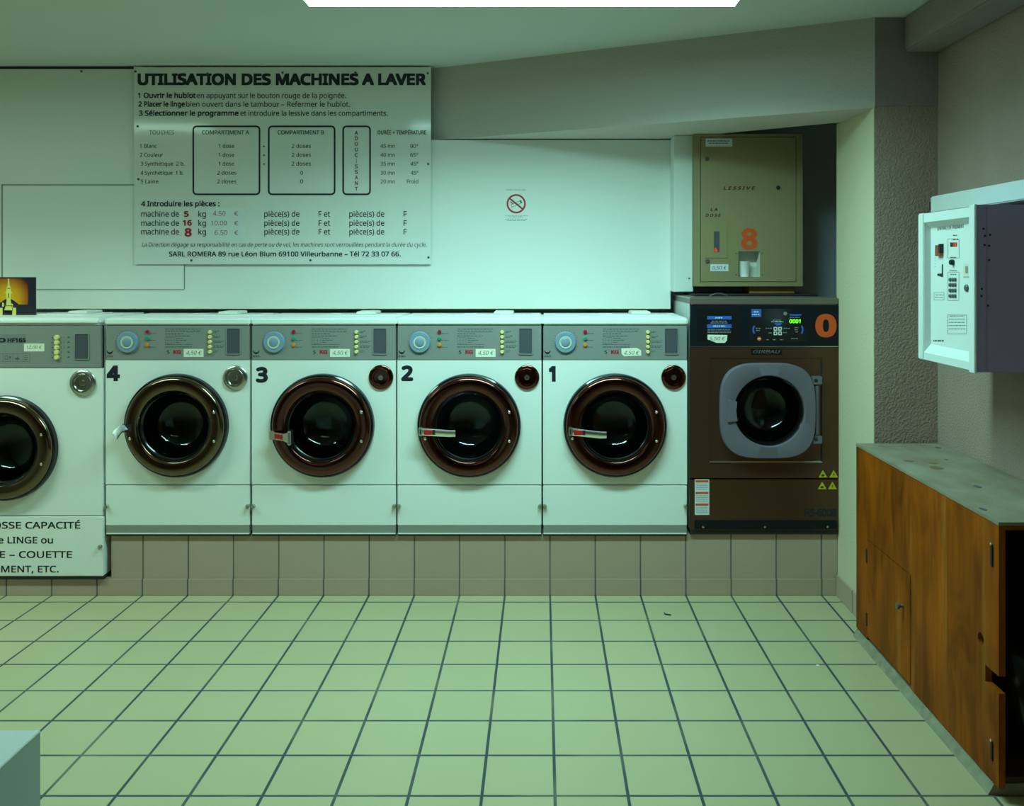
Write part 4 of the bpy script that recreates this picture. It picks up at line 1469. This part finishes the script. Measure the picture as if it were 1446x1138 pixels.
for px, py, a, b_ in ((1322, 660.5, 0.030, 0.012), (1318, 654, 0.02, 0.006), (1283, 651, 0.022, 0.008), (1325, 632, 0.014, 0.006), (1380, 687, 0.014, 0.008), (1388, 719, 0.012, 0.007), (1336, 649, 0.010, 0.004)):
    Yt = (H - CT) * FPX / (py - VY)
    xx = PX(px, Yt)
    m = MB()
    R = random.Random(int(px))
    m.prism([(xx + a * 0.8 * math.cos(2 * PI * i / 14) * R.uniform(0.75, 1.1), Yt + b_ * 2.4 * math.sin(2 * PI * i / 14) * R.uniform(0.75, 1.1)) for i in range(14)], CT + 0.0002, CT + 0.0007, axis='Z')
    m.build('stain', M_stain if px < 1324 else M_slot, tp)

# front board with a round hole, a hand slot at its near edge, and a low door
fx0, fx1 = CX, CX + 0.018
dy0, dy1 = 2.942, 3.335
dzt = 0.413
bz = 0.035
m = MB()
zt = CT - 0.0225
hc_y, hc_z, hc_r = 2.472, 0.400, 0.017
sl0, sl1, sz_0, sz_1 = cy0, 2.447, 0.292, 0.338
# pieces around the low door
m.box(fx0, fx1, dy0 + 0.004, cy1, dzt + 0.003, zt)
m.box(fx0, fx1, dy1 + 0.003, cy1, bz, dzt + 0.003)
m.box(fx0, fx1, 2.55, dy0 - 0.0015, bz, zt)
m.box(fx0, fx1, dy0 - 0.0015, dy0 + 0.004, dzt + 0.003, zt)
# near piece: slot and round hole
m.box(fx0, fx1, cy0, 2.55, bz, sz_0)
m.box(fx0, fx1, sl1, 2.55, sz_0, sz_1)
m.box(fx0, fx1, cy0, 2.55, 0.44, zt)
N = 48
cor = []
y_a, y_b, z_a, z_b = cy0, 2.55, sz_1, 0.44
an = [2 * PI * i / N for i in range(N)]
for yy in (y_a, y_b):
    for zz in (z_a, z_b):
        c_ = math.atan2(zz - hc_z, yy - hc_y) % (2 * PI)
        q_ = min(range(N), key=lambda i: abs(an[i] - c_))
        an[q_] = c_
outer, inner = [], []
for a in an:
    c_, s_ = math.cos(a), math.sin(a)
    ty = ((y_b - hc_y) if c_ > 0 else (y_a - hc_y)) / c_ if abs(c_) > 1e-9 else 1e9
    tz = ((z_b - hc_z) if s_ > 0 else (z_a - hc_z)) / s_ if abs(s_) > 1e-9 else 1e9
    kk = min(ty, tz)
    outer.append((hc_y + c_ * kk, hc_z + s_ * kk)); inner.append((hc_y + hc_r * c_, hc_z + hc_r * s_))
m.rings([[(fx1, p[0], p[1]) for p in outer], [(fx0, p[0], p[1]) for p in outer], [(fx0, p[0], p[1]) for p in inner], [(fx1, p[0], p[1]) for p in inner]], smooth=False)
bmesh.ops.remove_doubles(m.bm, verts=m.bm.verts, dist=1e-6)
m.build('front_board', M_wood, cab)
m = MB(); m.box(fx0 - 0.001, fx1, dy0 + 0.002, dy1, bz + 0.012, dzt)
ld = m.build('door', M_wood, cab)
yk = CX * FPX / (1276 - VX)
m = MB(); m.lathe(yk, PZ(855.5, yk), fx0 - 0.001, [(0.006, 0.0), (0.006, -0.012), (0.011, -0.017), (0.011, -0.024), (0, -0.027)], 20, axis='X')
m.build('knob', M_brownlid, ld)
for yy, za, zb_ in ((3.336, 0.325, 0.377), (3.336, 0.085, 0.135)):
    m = MB(); m.box(fx0 - 0.004, fx0, yy - 0.004, yy + 0.006, za, zb_, bevel=0.001); m.build('hinge', M_black, ld)
for za, zb_ in ((0.625, 0.682), (0.093, 0.143)):
    m = MB(); m.box(fx0 - 0.004, fx0 + 0.001, cy0 + 0.028, cy0 + 0.040, za, zb_, bevel=0.001)
    m.lathe(cy0 + 0.034, zb_ + 0.004, fx0 - 0.003, [(0.004, 0.002), (0.004, -0.002), (0, -0.003)], 12, axis='X', mi=1)
    m.build('hinge', [M_black, M_chrome], cab)
struct('trim_8', MB().prism([(CX - 0.014, 0.0), (CX + 0.003, 0.030), (CX + 0.20, 0.034), (CX + 0.20, 0.0)], cy0 + 0.03, cy1, axis='Y'), M_fill)

# black bag inside the open end
def lump(cx, cy, cz, rx, ry, rz, seed, seg=32, rows=18):
    R = random.Random(seed)
    t = bmesh.new()
    bmesh.ops.create_uvsphere(t, u_segments=seg, v_segments=rows, radius=1.0)
    ph = [(R.uniform(0, 6.28), R.uniform(2, 6), R.uniform(2, 7)) for _ in range(5)]
    for v in t.verts:
        a = math.atan2(v.co.y, v.co.x)
        f = 1 + sum(0.035 * math.sin(k1 * a + k2 * v.co.z + p_) for p_, k1, k2 in ph)
        zc = v.co.z
        v.co = Vector((cx + rx * v.co.x * f, cy + ry * v.co.y * f, cz + rz * max(zc * f, -0.92)))
    return t


m = MB(); m._merge(lump(1.405, 2.62, 0.05 + 0.92 * 0.165 + 0.001, 0.125, 0.17, 0.165, 3), 0, True)
bag = m.build('rubbish_bag', M_bag, None, (1.405, 2.62, 0.051))
tag(bag, 'crumpled black plastic bag in the open end of the plywood cabinet', 'bag')

# ------------------------------------------------------------------ payment box and trunking on the right wall
BX = 1.30
by1, by0 = BX * FPX / (1296.3 - VX), BX * FPX / (1378 - VX)      # far, near
Yl = BX * FPX / (1303.7 - VX)
Yr = BX * FPX / (1369.8 - VX)
bzt, bzb = PZ(288, by0), PZ(527.5, by0)
bt2, bb2 = PZ(296.5, by1), PZ(509, by1)
pay = thing('payment_terminal', ((BX + XW) / 2, (by0 + by1) / 2, bzb), 'white and grey coin payment box with keypad on the right wall', 'payment terminal')
MB().box(BX + 0.030, XW - 0.075, by0 + 0.001, by1, bzb + 0.004, bzt - 0.002, bevel=0.002).box(BX + 0.0052, BX + 0.033, by0 + 0.001, Yr - 0.001, bzb + 0.004, bzt - 0.002).build('cabinet', M_boxgrey, pay)
MB().box(XW - 0.075, XW - 0.0005, by0 + 0.08, by1 - 0.08, bzb + 0.08, bzt - 0.1).build('wall_bracket', M_black, pay)
m = MB()
m.box(BX, BX + 0.03, Yl, by1, bzb + 0.004, bzt - 0.004, bevel=0.003)
m.box(BX - 0.004, BX + 0.005, by0, Yr, bzb, bzt, bevel=0.002)
m.prism([(BX + 0.002, bzt - 0.006), (BX + 0.03, bzt - 0.006), (BX + 0.03, bzt - 0.058), (BX + 0.002, bzt - 0.036)], Yr, Yl, axis='Y')
m.prism([(BX + 0.002, bzb + 0.006), (BX + 0.002, bzb + 0.030), (BX + 0.03, bzb + 0.062), (BX + 0.03, bzb + 0.006)], Yr, Yl, axis='Y')
m.build('front_frame', M_boxwhite, pay)
IX = BX + 0.026
MB().box(IX, BX + 0.032, Yr, Yl, bzb + 0.03, bzt - 0.03).build('front_plate', M_boxwhite, pay)
fr = Side(IX, 0.0006); f2 = Side(IX, 0.0012)
m = MB()
text(m, fr, 'CENTRALE DE PAIEMENT', 1323.5, 1361.5, 325.5, 5.0, 0.012)
rrect_line(m, fr, 1338.6, 337, 1354.6, 364.5, 0.6, 0.4)
rrect_line(m, fr, 1338.6, 384, 1354.4, 424.6, 0.6, 0.4)
rrect_line(m, fr, 1319, 412.6, 1333.4, 423.8, 0.4, 0.4)
rrect_line(m, fr, 1338, 444.5, 1365.5, 471.5, 0.4, 0.45)
R = random.Random(7)
for k_ in range(4):
    dashes(m, fr, 1340, 1363.5, 450 + 4.6 * k_, 0.9, R)
dashes(m, fr, 1341, 1362, 445.8, 0.8, R)
dashes(m, fr, 1321, 1332, 416, 0.8, R); dashes(m, fr, 1320.5, 1332.5, 419.5, 0.8, R)
dashes(m, fr, 1342, 1351, 362.8, 1.2, R); dashes(m, fr, 1341, 1352, 381.2, 1.2, R); dashes(m, fr, 1342, 1350.5, 387, 1.2, R)
dashes(m, fr, 1345.5, 1354.5, 337.2, 1.6, R); dashes(m, fr, 1346, 1351.5, 331.5, 1.6, R)
dashes(m, fr, 1321, 1325, 346, 0.8, R); dashes(m, fr, 1321, 1325, 349, 0.8, R)
for k_ in range(6):
    rect(m, fr, 1319.8, 356 + 4 * k_, 1321.5, 356.5 + 4 * k_)
dashes(m, fr, 1318, 1333, 480, 2.2, R)
m.build('panel_print', M_greyink, pay)
m = MB(); rect(m, fr, 1342, 342.4, 1345.6, 348.6, 0); rect(m, fr, 1345.6, 342.4, 1351.6, 348.4, 1); rect(m, f2, 1348.6, 343, 1350.8, 348, 2)
m.build('digital_display', [M_ink, M_red, M_redled], pay)
def sknob(name, px, py, r, m_, h=0.008):
    Yk = IX * FPX / (px - VX)
    q_ = MB(); q_.lathe(Yk, PZ(py, Yk), IX, [(r, 0.001), (r, -h * 0.7), (r * 0.8, -h), (0, -h)], 16, axis='X')
    return q_.build(name, m_, pay)
for r_ in range(4):
    for c_ in range(3):
        sknob('key', (1342.4, 1346.0, 1349.6)[c_], (394.8, 402.3, 410.1, 417.9)[r_], 0.0062, M_greyink, 0.005)
sknob('return_knob', 1346.3, 370.3, 0.009, M_black, 0.012)
sknob('lock', 1365.6, 406.6, 0.011, M_slot, 0.006)
m = MB(); rect(m, fr, 1360.5, 372, 1369.2, 393, 0); rect(m, f2, 1363.5, 376, 1367.2, 386, 1); dashes(m, f2, 1361, 1369, 390.5, 0.9, R, 1)
m.build('lock_plate', [M_creamin, M_kick], pay)
def sbox(name, px0, py0, px1, py1, h, m_):
    Ya, Yb = IX * FPX / (px0 - VX), IX * FPX / (px1 - VX)
    return MB().box(IX - h, IX + 0.001, Yb, Ya, PZ(py1, Yb), PZ(py0, Ya), bevel=0.001).build(name, m_, pay)
ci = sbox('coin_insert', 1325.2, 346.5, 1332, 361.5, 0.012, mat('copper_insert', (0.40, 0.10, 0.06), 0.3, metal=0.5))
sbox('coin_slit', 1330.2, 344.5, 1332.6, 357.5, 0.0125, M_black)
m = MB(); poly(m, fr, [(1330.2, 373), (1331.8, 373), (1331.9, 391), (1331, 391.5), (1323.6, 389), (1324, 386.5), (1330, 386)], 0); m.build('return_lever', M_ink, pay)
for px, py in ((1389, 323), (1390.8, 333), (1398.5, 331.5), (1390.8, 346), (1397, 347), (1397, 367), (1386.5, 408), (1395.5, 431.5), (1386, 418)):
    m = MB(); m.lathe(PX(px, by0), PZ(py, by0), by0 + 0.001, [(0.0035, 0.001), (0.0032, -0.001), (0, -0.0012)], 10)
    m.build('rivet', M_black, pay)

TX = 1.49
tk = thing('cable_trunking', (XW, 2.6, 1.60), 'long white cable trunking on the right wall behind the payment box', 'trunking')
m = MB(); m.box(TX, XW - 0.0005, 1.5, 3.37, 1.655, 1.7185, bevel=0.004); m.build('cover', M_boxwhite, tk)
m = MB(); m.box(TX + 0.006, XW - 0.0005, 3.37, 3.405, 1.655, 1.712, bevel=0.012); m.build('end_cap', M_black, tk)

# ------------------------------------------------------------------ white folding table corner at lower left
tz = 0.70
ty1 = (H - tz) * FPX / (1030.5 - VY)
tx1 = PX(57.5, ty1)
tb = thing('folding_table', (tx1 - 0.5, ty1 - 0.35, 0.0), 'white laundry table with solid grey sides at the lower left corner', 'table')
MB().box(tx1 - 1.0, tx1, ty1 - 0.7, ty1, tz - 0.004, tz, bevel=0.001).build('tabletop', M_table, tb)
MB().box(tx1 - 0.018, tx1 - 0.0005, ty1 - 0.7, ty1 - 0.0005, 0.0, tz - 0.004).build('side_panel', M_tableside, tb)
MB().box(tx1 - 1.0, tx1 - 0.982, ty1 - 0.7, ty1 - 0.0005, 0.0, tz - 0.004).build('side_panel', M_tableside, tb)
MB().box(tx1 - 0.982, tx1 - 0.018, ty1 - 0.0185, ty1 - 0.0005, 0.0, tz - 0.004).build('rear_panel', M_tableside, tb)

# litter on the floor
def floor_pt(px, py):
    Yf = H * FPX / (py - VY)
    return PX(px, Yf), Yf
x, y = floor_pt(943, 868.5)
m = MB(); m.tube([(x - 0.012, y + 0.018, 0.003), (x - 0.011, y + 0.004, 0.003), (x - 0.004, y, 0.0035), (x + 0.006, y - 0.003, 0.003), (x + 0.013, y - 0.004, 0.0025)], 0.0026)
tag(m.build('litter_scrap', M_scrap, None, (x, y, 0.0)), 'tiny bent black scrap lying on the floor tiles before the machines', 'litter')
x, y = floor_pt(1154.5, 940)
m = MB(); m.prism([(x - 0.006, y - 0.005), (x + 0.005, y - 0.006), (x + 0.007, y + 0.003), (x - 0.002, y + 0.007)], 0.0003, 0.002, axis='Z')
tag(m.build('paper_scrap', M_paper, None, (x, y, 0.0)), 'tiny white paper scrap on the floor tiles at right', 'litter')

for o in bpy.data.objects:
    for k_ in ('_o', '_dx'):
        if k_ in o:
            del o[k_]
